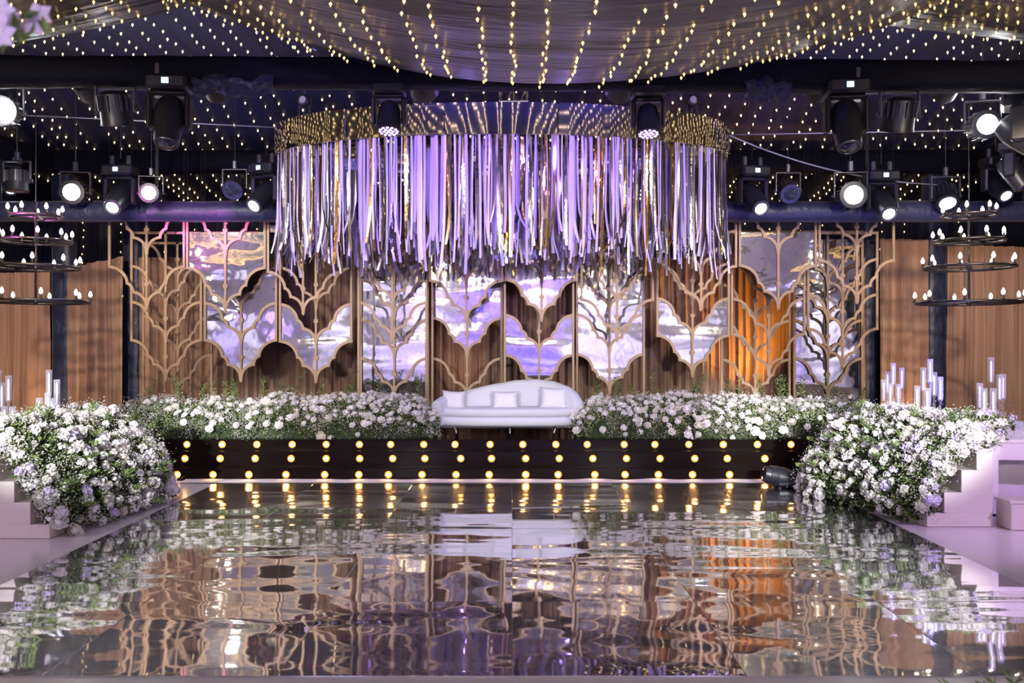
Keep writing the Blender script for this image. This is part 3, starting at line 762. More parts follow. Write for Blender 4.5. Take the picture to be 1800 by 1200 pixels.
def par_can(px, py, d, label, s=1.0, yaw=0.0, tilt=70.0, lens='lens_dark'):
    p = at(px, py, d); root = thing('par_can_lamp', p, label, 'stage lamp', 'stage lamps hung from the trusses')
    W = Matrix.Translation(p) @ Matrix.Rotation(R(yaw), 4, 'Z') @ Matrix.Scale(s, 4)
    def part(mb, nm, m): return shade_auto(mb.xf(W).build(nm, m, root), 35)
    T = Matrix.Rotation(R(-tilt), 3, 'X')
    part(MB().lathe([(0.06, 0.14), (0.105, 0.12), (0.115, 0.02), (0.12, -0.10), (0.128, -0.12), (0.112, -0.122)], 20, rot=T), 'can', 'black')
    for i in range(16):
        a = 2 * PI * i / 16
        part(MB().box(T @ Vector((0.122 * math.cos(a), 0.122 * math.sin(a), 0.05)), (0.018, 0.008, 0.12), T @ rotZ(a)), 'fin', 'grey_metal')
    part(MB().lathe([(0.001, -0.135), (0.06, -0.13), (0.11, -0.115), (0.11, -0.11)], 20, rot=T, caps=False), 'lens', lens)
    b = MB()
    for sx in (-1, 1): b.cbox((sx * 0.15, 0, 0.10), (0.012, 0.04, 0.24), 0.003)
    b.cbox((0, 0, 0.22), (0.31, 0.04, 0.012), 0.003)
    part(b, 'bracket', 'grey_metal')
    for sx in (-1, 1): part(MB().lathe([(0.02, -0.012), (0.02, 0.012)], 8, (sx * 0.163, 0, 0), Matrix.Rotation(R(90), 3, 'Y')), 'knob', 'black')
    part(MB().cbox((0, 0, 0.28), (0.05, 0.05, 0.11), 0.01), 'clamp', 'grey_metal')
    hang_pole(p, 0.32 * s, root)
    return root
moving_head(298, 208, 8.25, 'large black moving-head lamp hanging at left from the front truss', 1.08, 6, 22)
moving_head(1487, 215, 8.25, 'large black moving-head lamp hanging at right from the front truss', 1.08, -6, 24)
moving_head(684, 205, 8.35, 'black wash lamp with violet diodes in front of the ring, left one', 0.88, 0, 12, 'lens_violet', False, wash=True)
moving_head(1139, 210, 8.35, 'black wash lamp with violet diodes in front of the ring, right one', 0.88, 0, 12, 'lens_violet', False, wash=True)
par_can(203, 192, 8.35, 'unlit finned par lamp at left, under the front truss', 1.25, 0, -20)
par_can(1581, 203, 8.35, 'unlit finned par lamp at right, under the front truss', 1.25, 0, -20)
par_can(8, 197, 9.6, 'blazing white par lamp cut by the left edge', 1.3, 15, 82, 'lens_bright')
par_can(1727, 221, 9.6, 'blazing white par lamp high at right, below the front truss', 1.25, -10, 82, 'lens_bright')
par_can(133, 339, 12.1, 'blazing white par lamp at left, above the left drapes', 1.33, 8, 84, 'lens_bright')
par_can(266, 340, 12.1, 'smaller blazing white lamp beside the left rear moving head', 1.09, 8, 84, 'lens_bright')
par_can(1495, 344, 12.1, 'blazing white par lamp above the right arch panels', 1.48, -8, 84, 'lens_bright')
moving_head(212, 345, 12.1, 'moving-head lamp between the two blazing lamps at left', 1.18, 0, 52, 'lens_white')
moving_head(468, 342, 12.1, 'moving-head lamp left of the ribbon fringe', 1.18, -25, 52, 'lens_white')
moving_head(1322, 347, 12.1, 'moving-head lamp right of the ribbon fringe', 1.18, 12, 52, 'lens_white')
moving_head(1549, 355, 12.1, 'moving-head lamp right of the blazing rear lamp', 1.18, 0, 50, 'lens_white')
par_can(413, 329, 12.1, 'unlit rear par lamp left of the ring', 1.13, 0, 60)
par_can(1385, 335, 12.1, 'unlit rear par lamp right of the ring', 1.13, 0, 60)
par_can(30, 318, 11.6, 'finned par lamp at the left edge above the candle chandelier', 1.2, 0, 0)
moving_head(14, 318, 12.8, 'moving-head lamp with pale lens at the left edge', 1.0, 40, 55, 'lens_white')
par_can(1662, 345, 12.2, 'white-lit par lamp just above the right candle chandelier', 1.25, -10, 40, 'lens_bright')
moving_head(1750, 325, 12.2, 'moving-head lamp with pale lens right of the right chandelier top', 1.05, 8, 48, 'lens_white')
moving_head(1790, 235, 9.0, 'large moving-head lamp cut by the right edge', 1.15, 60, 45)
moving_head(1778, 300, 11.2, 'violet-tinged moving-head lamp at the right edge, below another', 1.0, 50, 30)
# front-of-house lamps added behind the photographer, for stage light and mirror glints
for i, (x, col) in enumerate(FOH):
    p = Vector((x, FOH_Y, FOH_Z))
    root = thing('par_can_lamp', p, 'unseen lamp added behind the photographer to light the stage, ' + ORD[i] + ' from left', 'stage lamp', 'unseen lamps added behind the photographer')
    T = Matrix.Rotation(R(-105), 3, 'X')
    shade_auto(MB().lathe([(0.08, 0.2), (0.14, 0.16), (0.16, -0.1), (0.15, -0.11)], 18, p, T @ Matrix.Rotation(PI, 3, 'X')).build('can', 'black', root))
    shade_auto(MB().lathe([(0.001, 0.125), (0.10, 0.12), (0.14, 0.105)], 18, p, T, caps=False).build('lens', 'lens_hall', root))
    MB().cbox(p + Vector((0, 0, 0.2)), (0.05, 0.05, 0.14), 0.01).build('clamp', 'grey_metal', root)
for i, (tx, gx_) in enumerate(TRUSS_LAMPS):
    p = Vector((tx, 8.62, 4.42)); root = thing('par_can_lamp', p, ('white' if abs(tx) > 4 else 'violet') + ' wash lamp on the back of the front truss facing the stage, ' + ORD[i] + ' from left', 'stage lamp', 'wash lamps behind the front truss')
    T = (Vector((gx_, 13.2, 2.6)) - p).to_track_quat('Z', 'Y').to_matrix()
    shade_auto(MB().lathe([(0.06, -0.10), (0.12, -0.07), (0.15, 0.10), (0.145, 0.11)], 18, p, T).build('can', 'black', root))
    shade_auto(MB().lathe([(0.142, 0.10), (0.10, 0.115), (0.001, 0.12)], 18, p, T, caps=False).build('lens', 'lens_hot' if abs(tx) > 4 else 'lens_wash', root))
    MB().cbox(p + Vector((0, -0.10, 0.03)), (0.06, 0.12, 0.06), 0.01).build('clamp', 'grey_metal', root)
# moving head lying by the right flowers, on the floor
p = Vector((gx(1372, 10.75), 10.75, 0.0))
root = thing('moving_head_lamp', p, 'black moving-head lamp standing on the floor beside the right flower mound', 'stage lamp')
shade_auto(MB().cbox(p + Vector((0.12, 0, 0.065)), (0.42, 0.32, 0.09), 0.03).build('base', 'black', root))
for sx in (-1, 1):
    for sy in (-1, 1): MB().lathe([(0.02, 0), (0.02, 0.024)], 8, p + Vector((0.12 + sx * .16, sy * .12, 0))).build('foot', 'black', root)
shade_auto(MB().cbox(p + Vector((0.32, 0, 0.13)), (0.06, 0.16, 0.14), 0.02).build('yoke', 'black', root))
shade_auto(MB().lathe([(0.06, -0.2), (0.11, -0.17), (0.13, -0.04), (0.115, 0.1), (0.1, 0.2), (0.085, 0.21)], 18, p + Vector((-0.02, -0.02, 0.135)), Matrix.Rotation(R(-78), 3, 'Y')).build('head', 'black', root))
MB().lathe([(0.001, 0.0), (0.05, 0.004), (0.082, 0.0)], 16, p + Vector((-0.235, -0.02, 0.18)), Matrix.Rotation(R(-78), 3, 'Y'), caps=False).build('lens', 'lens_dark', root)
for i in range(5):
    MB().torus((0, 0, 0), 0.128 - i * .003, 0.006, 18, 4).xf(Matrix.Translation(p + Vector((-0.06 - i * .022, -0.02, 0.138 + i * .005))) @ Matrix.Rotation(R(-78), 4, 'Y')).build('cooling_rib', 'grey_metal', root)

# ================================================================== TIERED CANDLE CHANDELIERS
def candle_mesh():
    mb = MB()
    mb.lathe([(0.022, 0), (0.024, 0.006), (0.013, 0.010), (0.013, 0.055), (0.001, 0.056)], 8, mi=0)
    mb.lathe([(0.010, 0.053), (0.019, 0.068), (0.022, 0.085), (0.016, 0.108), (0.007, 0.124), (0.001, 0.132)], 8, mi=1)
    return mb.mesh('candle_light', ['iron', 'candle_bulb'], True)
candle_data = candle_mesh()
def tier_chandelier(px, d, tiers, label, seed):
    r0 = random.Random(seed)
    zt = gz(tiers[0][0], d); x = gx(px, d); zb = gz(tiers[-1][0], d)
    root = thing('tiered_chandelier', (x, d, zb), label, 'chandelier')
    MB().tube([(x, d, zb - 0.02), (x, d, zt + 0.18)], 0.014, 8).build('stem', 'iron', root, True)
    MB().tube([(x, d, zt + 0.18), (x, d, 4.7)], 0.005, 5).build('hanging_wire', 'wire', root)
    for k, (py, rp, n) in enumerate(tiers):
        z = gz(py, d); r = rp / FOC * d
        o = MB()
        o.torus((x, d, z), r, 0.017, 56, 8)
        for q in range(2):
            a = PI / 2 * q + 0.4 * k + 0.2
            o.tube([(x - r * math.cos(a), d - r * math.sin(a), z), (x + r * math.cos(a), d + r * math.sin(a), z)], 0.009, 6)
        o.lathe([(0.02, -0.03), (0.035, 0), (0.02, 0.03)], 10, (x, d, z))
        tr = o.build('tier', 'iron', root, True)
        ph = r0.uniform(0, 1)
        for q in range(n):
            a = 2 * PI * (q + ph) / n
            link('candle_light', candle_data, tr, Matrix.Translation((x + r * math.cos(a), d + r * math.sin(a), z + 0.014)))
tier_chandelier(63, 10.5, [(381, 43, 7), (424, 57, 9), (470, 71, 9), (530, 86, 9)], 'four-tiered black ring chandelier with candle bulbs hanging at the left', 3)
tier_chandelier(1703, 10.5, [(379, 43, 7), (424, 57, 9), (470, 73, 9), (532, 86, 9)], 'four-tiered black ring chandelier with candle bulbs hanging at the right', 5)

# ================================================================== CEILING SWAGS AND FAIRY LIGHTS
SK = 0.915
def z_mid0(X, d): return 4.16 + 0.040 * (d - 6) ** 2 + 0.056 * (X - 0.5) ** 2
def z_left0(X, d): return 4.55 + 0.020 * (d - 6) ** 2 + 0.035 * (X + 7.6) ** 2
def z_right0(X, d): return 4.66 + 0.018 * (d - 6) ** 2 + 0.016 * (X - 8.3) ** 2
def z_mid(X, d): return EYE + SK * (z_mid0(X / SK, d / SK) - EYE)
def z_left(X, d): return EYE + SK * (z_left0(X / SK, d / SK) - EYE)
def z_right(X, d): return EYE + SK * (z_right0(X / SK, d / SK) - EYE)
def swag(fn, x0, x1, d0, d1, label, seed, m='swag'):
    def f(u, v):
        X = x0 + (x1 - x0) * u; d = d0 + (d1 - d0) * v
        return (X, d, min(5.75, fn(X, d)) + 0.05 * N3(X * 0.5, d * 2.0, seed) + 0.018 * N3(X * 1.2, d * 5, seed + 3))
    return tag(MB().grid(f, 70, 60).build('ceiling_swag', m, smooth=True), label, 'swag', 'draped ceiling swags')
swag(z_mid, -4.05, 4.85, 8.6 * SK, 2.2, 'large grey satin swag hanging low over the middle of the hall', 1)
swag(z_left, -9.0, -2.95, 8.9 * SK, 2.2, 'grey satin swag sagging over the upper left corner', 2)
swag(z_right, 3.3, 9.0, 8.9 * SK, 2.2, 'grey satin swag sagging over the upper right corner', 3)
for k in range(2):
    off = -7.0 * (k + 1)
    swag(lambda X, d, o=off: z_mid(X, d - o), -4.4, 5.3, 8.6 + off, 2.4 + off, 'unseen hall swag, made ivory to brighten the mirrors, ' + ('nearer' if k == 0 else 'farther') + ' one', 4 + k, 'hall_swag')
bv = [(0.009, 0, 0), (-0.009, 0, 0), (0, 0.009, 0), (0, -0.009, 0), (0, 0, 0.011), (0, 0, -0.018)]
bf = [(0, 2, 4), (2, 1, 4), (1, 3, 4), (3, 0, 4), (2, 0, 5), (1, 2, 5), (3, 1, 5), (0, 3, 5)]
fr = random.Random(21)
def light_string(pts, step, label, group, m='fairy', k=1.0, drop=0.03, jit=0.02):
    """wire through pts with a small bulb every step metres"""
    mb = MB(); P = [Vector(p) for p in pts]
    mb.tube([p - Vector((0, 0, drop * 0.5)) for p in P], 0.0022, 3, 0)
    acc = fr.uniform(0, step)
    for a, b in zip(P, P[1:]):
        L_ = (b - a).length; q = acc
        while q < L_:
            c = a.lerp(b, q / L_) + Vector((fr.uniform(-jit, jit), fr.uniform(-jit, jit), -drop + fr.uniform(-jit, jit) * 0.6))
            mb.add([(c.x + v[0] * k, c.y + v[1] * k, c.z + v[2] * k) for v in bv], bf, 1); q += step * fr.uniform(0.85, 1.15)
        acc = q - L_
    return tag(mb.build('light_string', ['wire', m]), label, 'string lights', group)
def string_on(fn, X0, X1, d0, d1, n, step, label, group, m='fairy', k=1.0, drop=0.03):
    pts = []
    for i in range(n + 1):
        s = i / n; X = X0 + (X1 - X0) * s; d = d0 + (d1 - d0) * s
        pts.append((X, d, min(5.72, fn(X, d))))
    return light_string(pts, step, label, group, m, k, drop)
lab = 'warm fairy-light string running along the large middle ceiling swag'
for i in range(34):
    X = -3.95 + 8.7 * (i + 0.5) / 34 + fr.uniform(-0.05, 0.05)
    string_on(z_mid, X, X * 1.0 + fr.uniform(-0.1, 0.1), 8.58 * SK, 2.4, 24, 0.19, lab, 'fairy-light strings on the middle swag', k=1.2)
for i in range(32):
    X = -8.9 + 5.9 * (i + 0.5) / 32 + fr.uniform(-.06, .06)
    string_on(z_left, X, X + 0.2, 8.88 * SK, 2.4, 24, 0.18, 'warm fairy-light string running along the upper left ceiling swag', 'fairy-light strings on the left swag', k=1.35)
for i in range(32):
    X = 3.4 + 5.5 * (i + 0.5) / 32 + fr.uniform(-.06, .06)
    string_on(z_right, X, X - 0.2, 8.88 * SK, 2.4, 24, 0.18, 'warm fairy-light string running along the upper right ceiling swag', 'fairy-light strings on the right swag', k=1.35)
def z_ceil(X, d): return ceil_z(d)
for i in range(62):
    X = -8.6 + 17.2 * (i + 0.5) / 62
    sd = 'left' if X < 0 else 'right'
    string_on(z_ceil, X + fr.uniform(-.1, .1), X + fr.uniform(-.15, .15), 3.5, 16.9, 46, 0.24, 'fine fairy-light string on the dark ceiling behind the front truss, ' + sd + ' half',
              'fairy-light strings on the ' + sd + ' rear ceiling', 'fairy_cool', 1.6)
for i in range(34):                                        # down the dark back wall
    X = -9.2 + 18.4 * (i + 0.5) / 34 + fr.uniform(-.1, .1); sd = 'left' if X < 0 else 'right'
    light_string([(X, 16.9, 4.6), (X + fr.uniform(-.1, .1), 16.9, 3.4), (X + fr.uniform(-.1, .1), 16.9, 2.6)], 0.17, 'fairy-light string hanging down the dark back wall, ' + sd + ' half',
                 'fairy-light strings on the ' + sd + ' back wall', 'fairy_cool', 1.3, 0.0)
for k in range(2):                                         # hall behind the photographer
    for i in range(16):
        X = -4.2 + 9.2 * (i + 0.5) / 16; o = -7.0 * (k + 1)
        string_on(lambda X_, d, o=o: z_mid(X_, d - o), X, X, 8.5 + o, 2.6 + o, 14, 0.3, 'fairy-light string on the swags behind the photographer', 'fairy-light strings over the hall', m='fairy_hall', k=4.5)

# ================================================================== SOFA
sx0, sx1 = gx(757, 12.2), gx(1030, 12.2); SXC = (sx0 + sx1) / 2; SW = (sx1 - sx0) / 2
sofa = thing('sofa', (SXC, 12.15, STAGE_Z), 'white curved sofa with an asymmetrical sweeping back on the stage', 'sofa')
SY = 11.92                                                  # front of the seat
def back_h(s):                                              # s -1..1 from left to right, height of the back over the stage
    pts = [(-1.0, 0.50), (-0.92, 0.56), (-0.7, 0.60), (-0.3, 0.70), (0.1, 0.775), (0.4, 0.79), (0.65, 0.765), (0.85, 0.69), (0.95, 0.60), (1.0, 0.48)]
    for (a, ha), (b, hb) in zip(pts, pts[1:]):
        if s <= b:
            q = (s - a) / (b - a); q = q * q * (3 - 2 * q) if False else q
            return ha + (hb - ha) * q
    return pts[-1][1]
def plan(s, off):                                           # plan curve of the back, wraps forward at both ends
    k = abs(s) ** 3.5
    x = SXC + (SW - off) * s * (1 - 0.02 * k); y = 12.62 - off - (0.52 - off * 0.3) * k
    return x, y
mb = MB(); ns = 44; rings = []
for i in range(ns + 1):
    s = -1 + 2 * i / ns; h = back_h(s) * 1.0; th = 0.15
    e = max(0.15, (1 - max(0, abs(s) - 0.93) / 0.07 * 0.5))
    ring_ = []
    for off, z in ((0.0, 0.16), (0.0, h * 0.6), (0.005, h - 0.05), (0.03, h - 0.012), (0.075, h), (0.12, h - 0.012), (0.145, h - 0.05), (0.15, h * 0.6), (0.15, 0.16)):
        x, y = plan(s, off); ring_.append((x, y, STAGE_Z + max(0.16, z)))
    rings.append(ring_)
mb.rings(rings)
shade_auto(mb.build('backrest', 'sofa', sofa), 60)
def seat_slab(z0, z1, grow, nm):
    prof = [(0.03, z0), (0.0, z0 + 0.025), (-0.008, (z0 + z1) / 2), (0.0, z1 - 0.03), (0.03, z1 - 0.008), (0.10, z1)]
    rings = []
    for off, z in prof:
        r_ = []
        n = 40
        for i in range(n):                                  # kidney outline
            a = 2 * PI * i / n; ca, sa = math.cos(a), math.sin(a)
            ex = SXC + (SW - 0.10 + grow - off) * math.copysign(abs(ca) ** 0.45, ca)
            yf = SY + 0.05 * math.cos(ca * 3.0)
            ey = 12.24 + (0.28 - off + grow) * math.copysign(abs(sa) ** 0.5, sa) * 1.0
            r_.append((ex, ey - 0.04 * math.cos(ca * 3.2) * (1 if sa < 0 else 0), STAGE_Z + z))
        rings.append(r_)
    m_ = MB(); m_.rings(rings)
    return shade_auto(m_.build(nm, 'sofa', sofa), 60)
seat_slab(0.15, 0.285, 0.02, 'seat_base'); seat_slab(0.283, 0.405, 0.0, 'seat_cushion')
MB().cbox((SXC, 12.26, STAGE_Z + 0.14), (SW * 1.75, 0.48, 0.05), 0.01).build('underframe', 'black', sofa)
for px, y in ((801, 11.98), (896, 11.96), (974, 11.98)):
    x = gx(px, y)
    MB().tube([(x - 0.02 * (1 if px < 850 else -1 if px > 950 else 0), y + .03, STAGE_Z + 0.15), (x + 0.004, y, STAGE_Z + 0.08), (x + 0.012 * (1 if px < 850 else -1 if px > 950 else 0), y - .01, STAGE_Z)], [0.020, 0.016, 0.011], 8).build('leg', 'chrome', sofa, True)
for x in (SXC - 0.75, SXC, SXC + 0.75):
    MB().tube([(x, 12.5, STAGE_Z + 0.15), (x, 12.53, STAGE_Z)], [0.02, 0.012], 8).build('leg', 'black', sofa, True)
def pillow(px0, px1, py0, py1, lean, roll, label):
    d = 12.22; a, b = at(px0, py1, d), at(px1, py0, d); wd, ht = b.x - a.x, b.z - a.z
    m_ = MB(); n = 12
    def f(sgn):
        def g(u, v):
            x, z = 2 * u - 1, 2 * v - 1
            pin = 1 - 0.10 * (1 - abs(x) ** 2.5) * abs(z) ** 3
            pin2 = 1 - 0.10 * (1 - abs(z) ** 2.5) * abs(x) ** 3
            y = sgn * 0.085 * ((1 - x ** 4) * (1 - z ** 4)) ** 0.6
            return Vector((x * wd / 2 * pin2, y, z * ht / 2 * pin))
        return g
    m_.grid(f(-1), n, n); m_.grid(f(1), n, n)
    c = (a + b) / 2
    m_.xf(Matrix.Translation(c) @ Matrix.Rotation(R(lean), 4, 'X') @ Matrix.Rotation(R(roll), 4, 'Y'))
    o = m_.build('pillow', 'pillow', None, True)
    tag(o, label, 'pillow', 'white pillows on the sofa')
pillow(776, 819, 686, 720.5, -12, 3, 'white square pillow at the low left end of the sofa')
pillow(865, 912, 687, 720.5, -12, 0, 'white square pillow in the middle of the sofa')
pillow(949, 997, 680, 720.5, -12, 2, 'white square pillow at the tall right end of the sofa')

# ================================================================== FLOWERS
def rose_mesh(name, seed, m, tight=1.0):
    r = random.Random(seed); mb = MB()
    for k, (n, rad, hgt, open_) in enumerate(((4, 0.30, 0.55, 0.15), (5, 0.55, 0.48, 0.45), (6, 0.80, 0.30, 0.8), (7, 1.0, 0.05, 1.15))):
        for i in range(n):
            a = 2 * PI * (i + 0.5 * (k % 2) + r.uniform(-.1, .1)) / n; w_ = 2.4 / n + 0.25
            vs = []
            for jz, (q, zz) in enumerate(((0.35, -0.45), (0.85, 0.0), (1.0, 0.75))):
                for jx in (-1, 0, 1):
                    aa = a + jx * w_ * (0.55, 1.0, 0.75)[jz] * 0.8
                    rr_ = rad * q * (1 + (0.10 if jx == 0 else 0)) + (open_ * 0.12 if jz == 2 else 0)
                    z = hgt * 0.5 + (zz - 0.4) * 0.6 - open_ * 0.18 * (jz == 2) - 0.12 * (jz == 2) * abs(jx)
                    vs.append((rr_ * math.cos(aa), rr_ * math.sin(aa), z + r.uniform(-.03, .03)))
            mb.add(vs, [(0, 1, 4, 3), (1, 2, 5, 4), (3, 4, 7, 6), (4, 5, 8, 7)])
    mb.lathe([(0.02, -0.5), (0.45, -0.38), (0.62, 0.0), (0.4, 0.38), (0.02, 0.45)], 7)
    return mb.mesh(name, m, True)
def ruffle_mesh(name, seed, m):
    """carnation: many small wavy petals"""
    r = random.Random(seed); mb = MB()
    mb.lathe([(0.02, -0.5), (0.6, -0.2), (0.72, 0.15), (0.4, 0.5), (0.02, 0.6)], 8)
    for i in range(26):
        z = 1 - (i + 0.5) / 26 * 1.25; rad = math.sqrt(max(0, 1 - z * z)); a = i * 2.39996
        nrm = Vector((rad * math.cos(a), rad * math.sin(a), z)); t = nrm.cross(Vector((0, 0, 1.0)))
        if t.length < .1: t = Vector((1, 0, 0))
        t.normalize(); b_ = nrm.cross(t); ang = r.uniform(0, PI); u = t * math.cos(ang) + b_ * math.sin(ang); wv = nrm.cross(u)
        c = nrm * 0.62; vs = []
        for jx in (-1, -0.33, 0.33, 1):
            vs.append(c + u * jx * 0.22); vs.append(c + u * jx * 0.36 + nrm * r.uniform(0.28, 0.45) + wv * (0.12 if jx in (-1, 0.33) else -0.12))
        mb.add(vs, [(0, 2, 3, 1), (2, 4, 5, 3), (4, 6, 7, 5)])
    return mb.mesh(name, m, True)
def floret_mesh(name, seed, m):
    """spray of small five-petalled florets"""
    r = random.Random(seed); mb = MB()
    for i in range(9):
        z = 1 - (i + 0.4) / 9 * 1.1; rad = math.sqrt(max(0, 1 - z * z)); a = i * 2.39996
        nrm = Vector((rad * math.cos(a), rad * math.sin(a), z)).normalized(); t = nrm.orthogonal().normalized(); b_ = nrm.cross(t)
        c = nrm * r.uniform(0.62, 0.95); s_ = r.uniform(0.30, 0.42)
        vs = [c - nrm * 0.06]; fs = []
        for q in range(5):
            q0, q1 = 2 * PI * (q - 0.42) / 5, 2 * PI * (q + 0.42) / 5
            o = len(vs)
            vs += [c + (t * math.cos(q0) + b_ * math.sin(q0)) * s_ * 0.85 + nrm * 0.05, c + (t * math.cos((q0 + q1) / 2) + b_ * math.sin((q0 + q1) / 2)) * s_ * 1.15 + nrm * 0.10,
                   c + (t * math.cos(q1) + b_ * math.sin(q1)) * s_ * 0.85 + nrm * 0.05]
            fs.append((0, o, o + 1, o + 2))
        mb.add(vs, fs)
    mb.lathe([(0.02, -0.4), (0.4, -0.1), (0.5, 0.3), (0.02, 0.6)], 6)
    return mb.mesh(name, m, False)
BL = {'rose': [rose_mesh('rose', i, 'bloom') for i in range(2)] + [rose_mesh('rose', 5, 'bloom_cream')],
      'carnation': [ruffle_mesh('carnation', i, 'bloom') for i in range(3)],
      'stock_flower': [floret_mesh('stock_flower', i, 'bloom') for i in range(3)]}
LIT_LILAC = [ruffle_mesh('carnation', 9, 'bloom_lilac'), floret_mesh('stock_flower', 9, 'bloom_lilac')]  # white blooms recoloured for the violet lamplight on them
def leaf_into(mb, c, dirv, ln, wd, r):
    dirv = dirv.normalized(); s_ = dirv.cross(Vector((r.uniform(-1, 1), r.uniform(-1, 1), r.uniform(-.3, 1)))).normalized() * wd
    up = dirv.cross(s_).normalized() * wd * 0.5
    m_ = c + dirv * ln * 0.5
    mb.add([c, m_ + s_ + up, c + dirv * ln - Vector((0, 0, ln * 0.12)), m_ - s_ + up], [(0, 1, 2), (0, 2, 3)])
tet = [(1, 1, 1), (-1, -1, 1), (-1, 1, -1), (1, -1, -1)]
tetf = [(0, 2, 1), (0, 1, 3), (0, 3, 2), (1, 2, 3)]
def arrangement(name, loc, label, surf, n_bloom, n_leaf, n_breath, br_size, leaf_len, r, base_fn, density, mix, sz, sprigs=0, sprig_fn=None, lilac=None):
    """surf(r) -> (point, outward normal, weight) on the mound"""
    root = thing(name, loc, label, 'flowers')
    base_fn().build('moss_base', 'moss', root, True)
    mb = MB()
    for i in range(n_leaf):
        p, n, q = surf(r)
        dv = n * r.uniform(0.3, 1.0) + Vector((r.uniform(-1, 1), r.uniform(-1, 1), r.uniform(-0.4, 1.0))) * 0.7
        L_ = leaf_len * r.uniform(0.5, 1.3)
        leaf_into(mb, p - n * 0.02, dv, L_, L_ * r.uniform(0.10, 0.24), r)
    tag(mb.build('foliage', 'leaf', root), kind='stuff')
    mb = MB(); i = 0
    while i < n_breath:
        p, n, q = surf(r)
        if q[1] < r.random(): i += 1; continue
        for k in range(18):
            c = p + n * r.uniform(0.015, 0.085) + Vector((r.gauss(0, .05), r.gauss(0, .05), r.gauss(0, .045)))
            s_ = br_size * r.uniform(0.6, 1.2); a = r.uniform(0, 6.28); ca, sa = math.cos(a) * s_, math.sin(a) * s_
            mb.add([(c.x + v[0] * ca - v[1] * sa, c.y + v[0] * sa + v[1] * ca, c.z + v[2] * s_) for v in tet], tetf); i += 1
    tag(mb.build('babys_breath', 'breath', root), kind='stuff')
    placed = []; tries = 0
    while len(placed) < n_bloom and tries < n_bloom * 60:
        tries += 1
        p, n, q = surf(r)
        if q[0] < r.random(): continue
        kind = r.choices(list(mix), [mix[k] for k in mix])[0]
        s_ = r.uniform(*sz) * (1.15 if kind == 'rose' else 1.0)
        pos = p + n * r.uniform(0.03, 0.10)
        if any((pos - o).length < (s_ + so) * density for o, so in placed): continue
        placed.append((pos, s_))
        nd = (n + Vector((r.uniform(-.5, .5), r.uniform(-.5, .5), r.uniform(-.2, .6)))).normalized()
        me = r.choice(LIT_LILAC) if lilac and r.random() < lilac(pos) else r.choice(BL[kind])
        mw = Matrix.Translation(pos) @ nd.to_track_quat('Z', 'Y').to_matrix().to_4x4() @ Matrix.Rotation(r.uniform(0, 6.28), 4, 'Z') @ Matrix.Scale(s_, 4)
        link(me.name.split('.')[0], me, root, mw)
    for i in range(sprigs):
        base, tip = sprig_fn(r)
        mb = MB(); n_ = 11; bend = Vector((r.uniform(-.08, .08), r.uniform(-.05, .05), 0))
        pts = [base.lerp(tip, k / 5) + bend * (k / 5) ** 2 for k in range(6)]
        mb.tube(pts, 0.0035, 4)
        for k in range(n_ * 2):
            q = 0.25 + 0.75 * k / (n_ * 2); c = base.lerp(tip, q) + bend * q ** 2
            side = Vector((math.cos(k * 2.4), math.sin(k * 2.4) * 0.6, 0.9)); leaf_into(mb, c, side, 0.10 * (1.25 - q * 0.6), 0.009, r)
        mb.build('leafy_sprig', 'leaf', root)
    return root

# beds along the back of the stage edge
def bed(x0, x1, hfn, wfn, seed, label, ny=0.32, nb=290):
    r = random.Random(seed); yc = 12.12
    def surf(r_):
        X = r_.uniform(x0, x1); th = r_.triangular(R(-5), R(150), R(50)); h = hfn(X) * (0.86 + 0.14 * N3(X * 2.3, 0, seed)); e = 1.0
        q = min((X - x0), (x1 - X)); e = min(1.0, 0.55 + q / 0.35 * 0.45)
        k = 1 + 0.10 * N3(X * 3, th * 2, seed + 2)
        p = Vector((X, yc - ny * math.cos(th) * k * e, STAGE_Z + max(0.01, h * e * math.sin(max(0, th)) * k)))
        n = Vector((0, -math.cos(th), math.sin(th) + 0.05))
        return p, n.normalized(), wfn(X, math.sin(max(0, th)))
    def base():
        mb = MB()
        def f(u, v):
            X = x0 + 0.05 + (x1 - x0 - 0.1) * u; th = PI * v; h = hfn(X) * (0.86 + 0.14 * N3(X * 2.3, 0, seed)) * 0.88; q = min(u, 1 - u) * (x1 - x0); e = min(1.0, 0.4 + q / 0.35 * 0.6)
            k = 1 + 0.08 * N3(X * 7, th * 4, seed)
            return (X, yc - (ny - 0.04) * math.cos(th) * k * e, STAGE_Z + h * e * math.sin(th) * k)
        return mb.grid(f, 90, 14)
    def sprig(r_):
        X = r_.uniform(x0 + 0.3, x1 - 0.2); b_ = Vector((X, yc + r_.uniform(-.05, .3), STAGE_Z + hfn(X) * 0.7)); return b_, b_ + Vector((r_.uniform(-.08, .08), r_.uniform(-.05, .1), r_.uniform(.28, .52)))
    L_ = x1 - x0
    return arrangement('stage_flower_bed', ((x0 + x1) / 2, yc, STAGE_Z), label, surf, nb, int(L_ * 1900), int(L_ * 2800), 0.0055, 0.085, r, base, 0.62,
                       {'carnation': 5, 'stock_flower': 4, 'rose': 3}, (0.034, 0.052), int(L_ * 4.5), sprig)
bed(gx(190, 12), gx(772, 12), lambda X: 0.52 + 0.05 * (X > -3.4), lambda X, s: (max(0.06, min(1.0, (X + 5.4) / 3.6)) * (0.25 + 0.75 * s), 0.45 + 0.55 * (1 - s)), 31, 'long low bed of white flowers and greenery on the stage left of the sofa')
bed(gx(1006, 12), gx(1545, 12), lambda X: 0.57 - 0.05 * (X > 3.6), lambda X, s: (max(0.08, min(1.0, (5.2 - X) / 2.6)) * (0.25 + 0.75 * s), 0.45 + 0.55 * (1 - s)), 37, 'long low bed of white flowers and greenery on the stage right of the sofa')

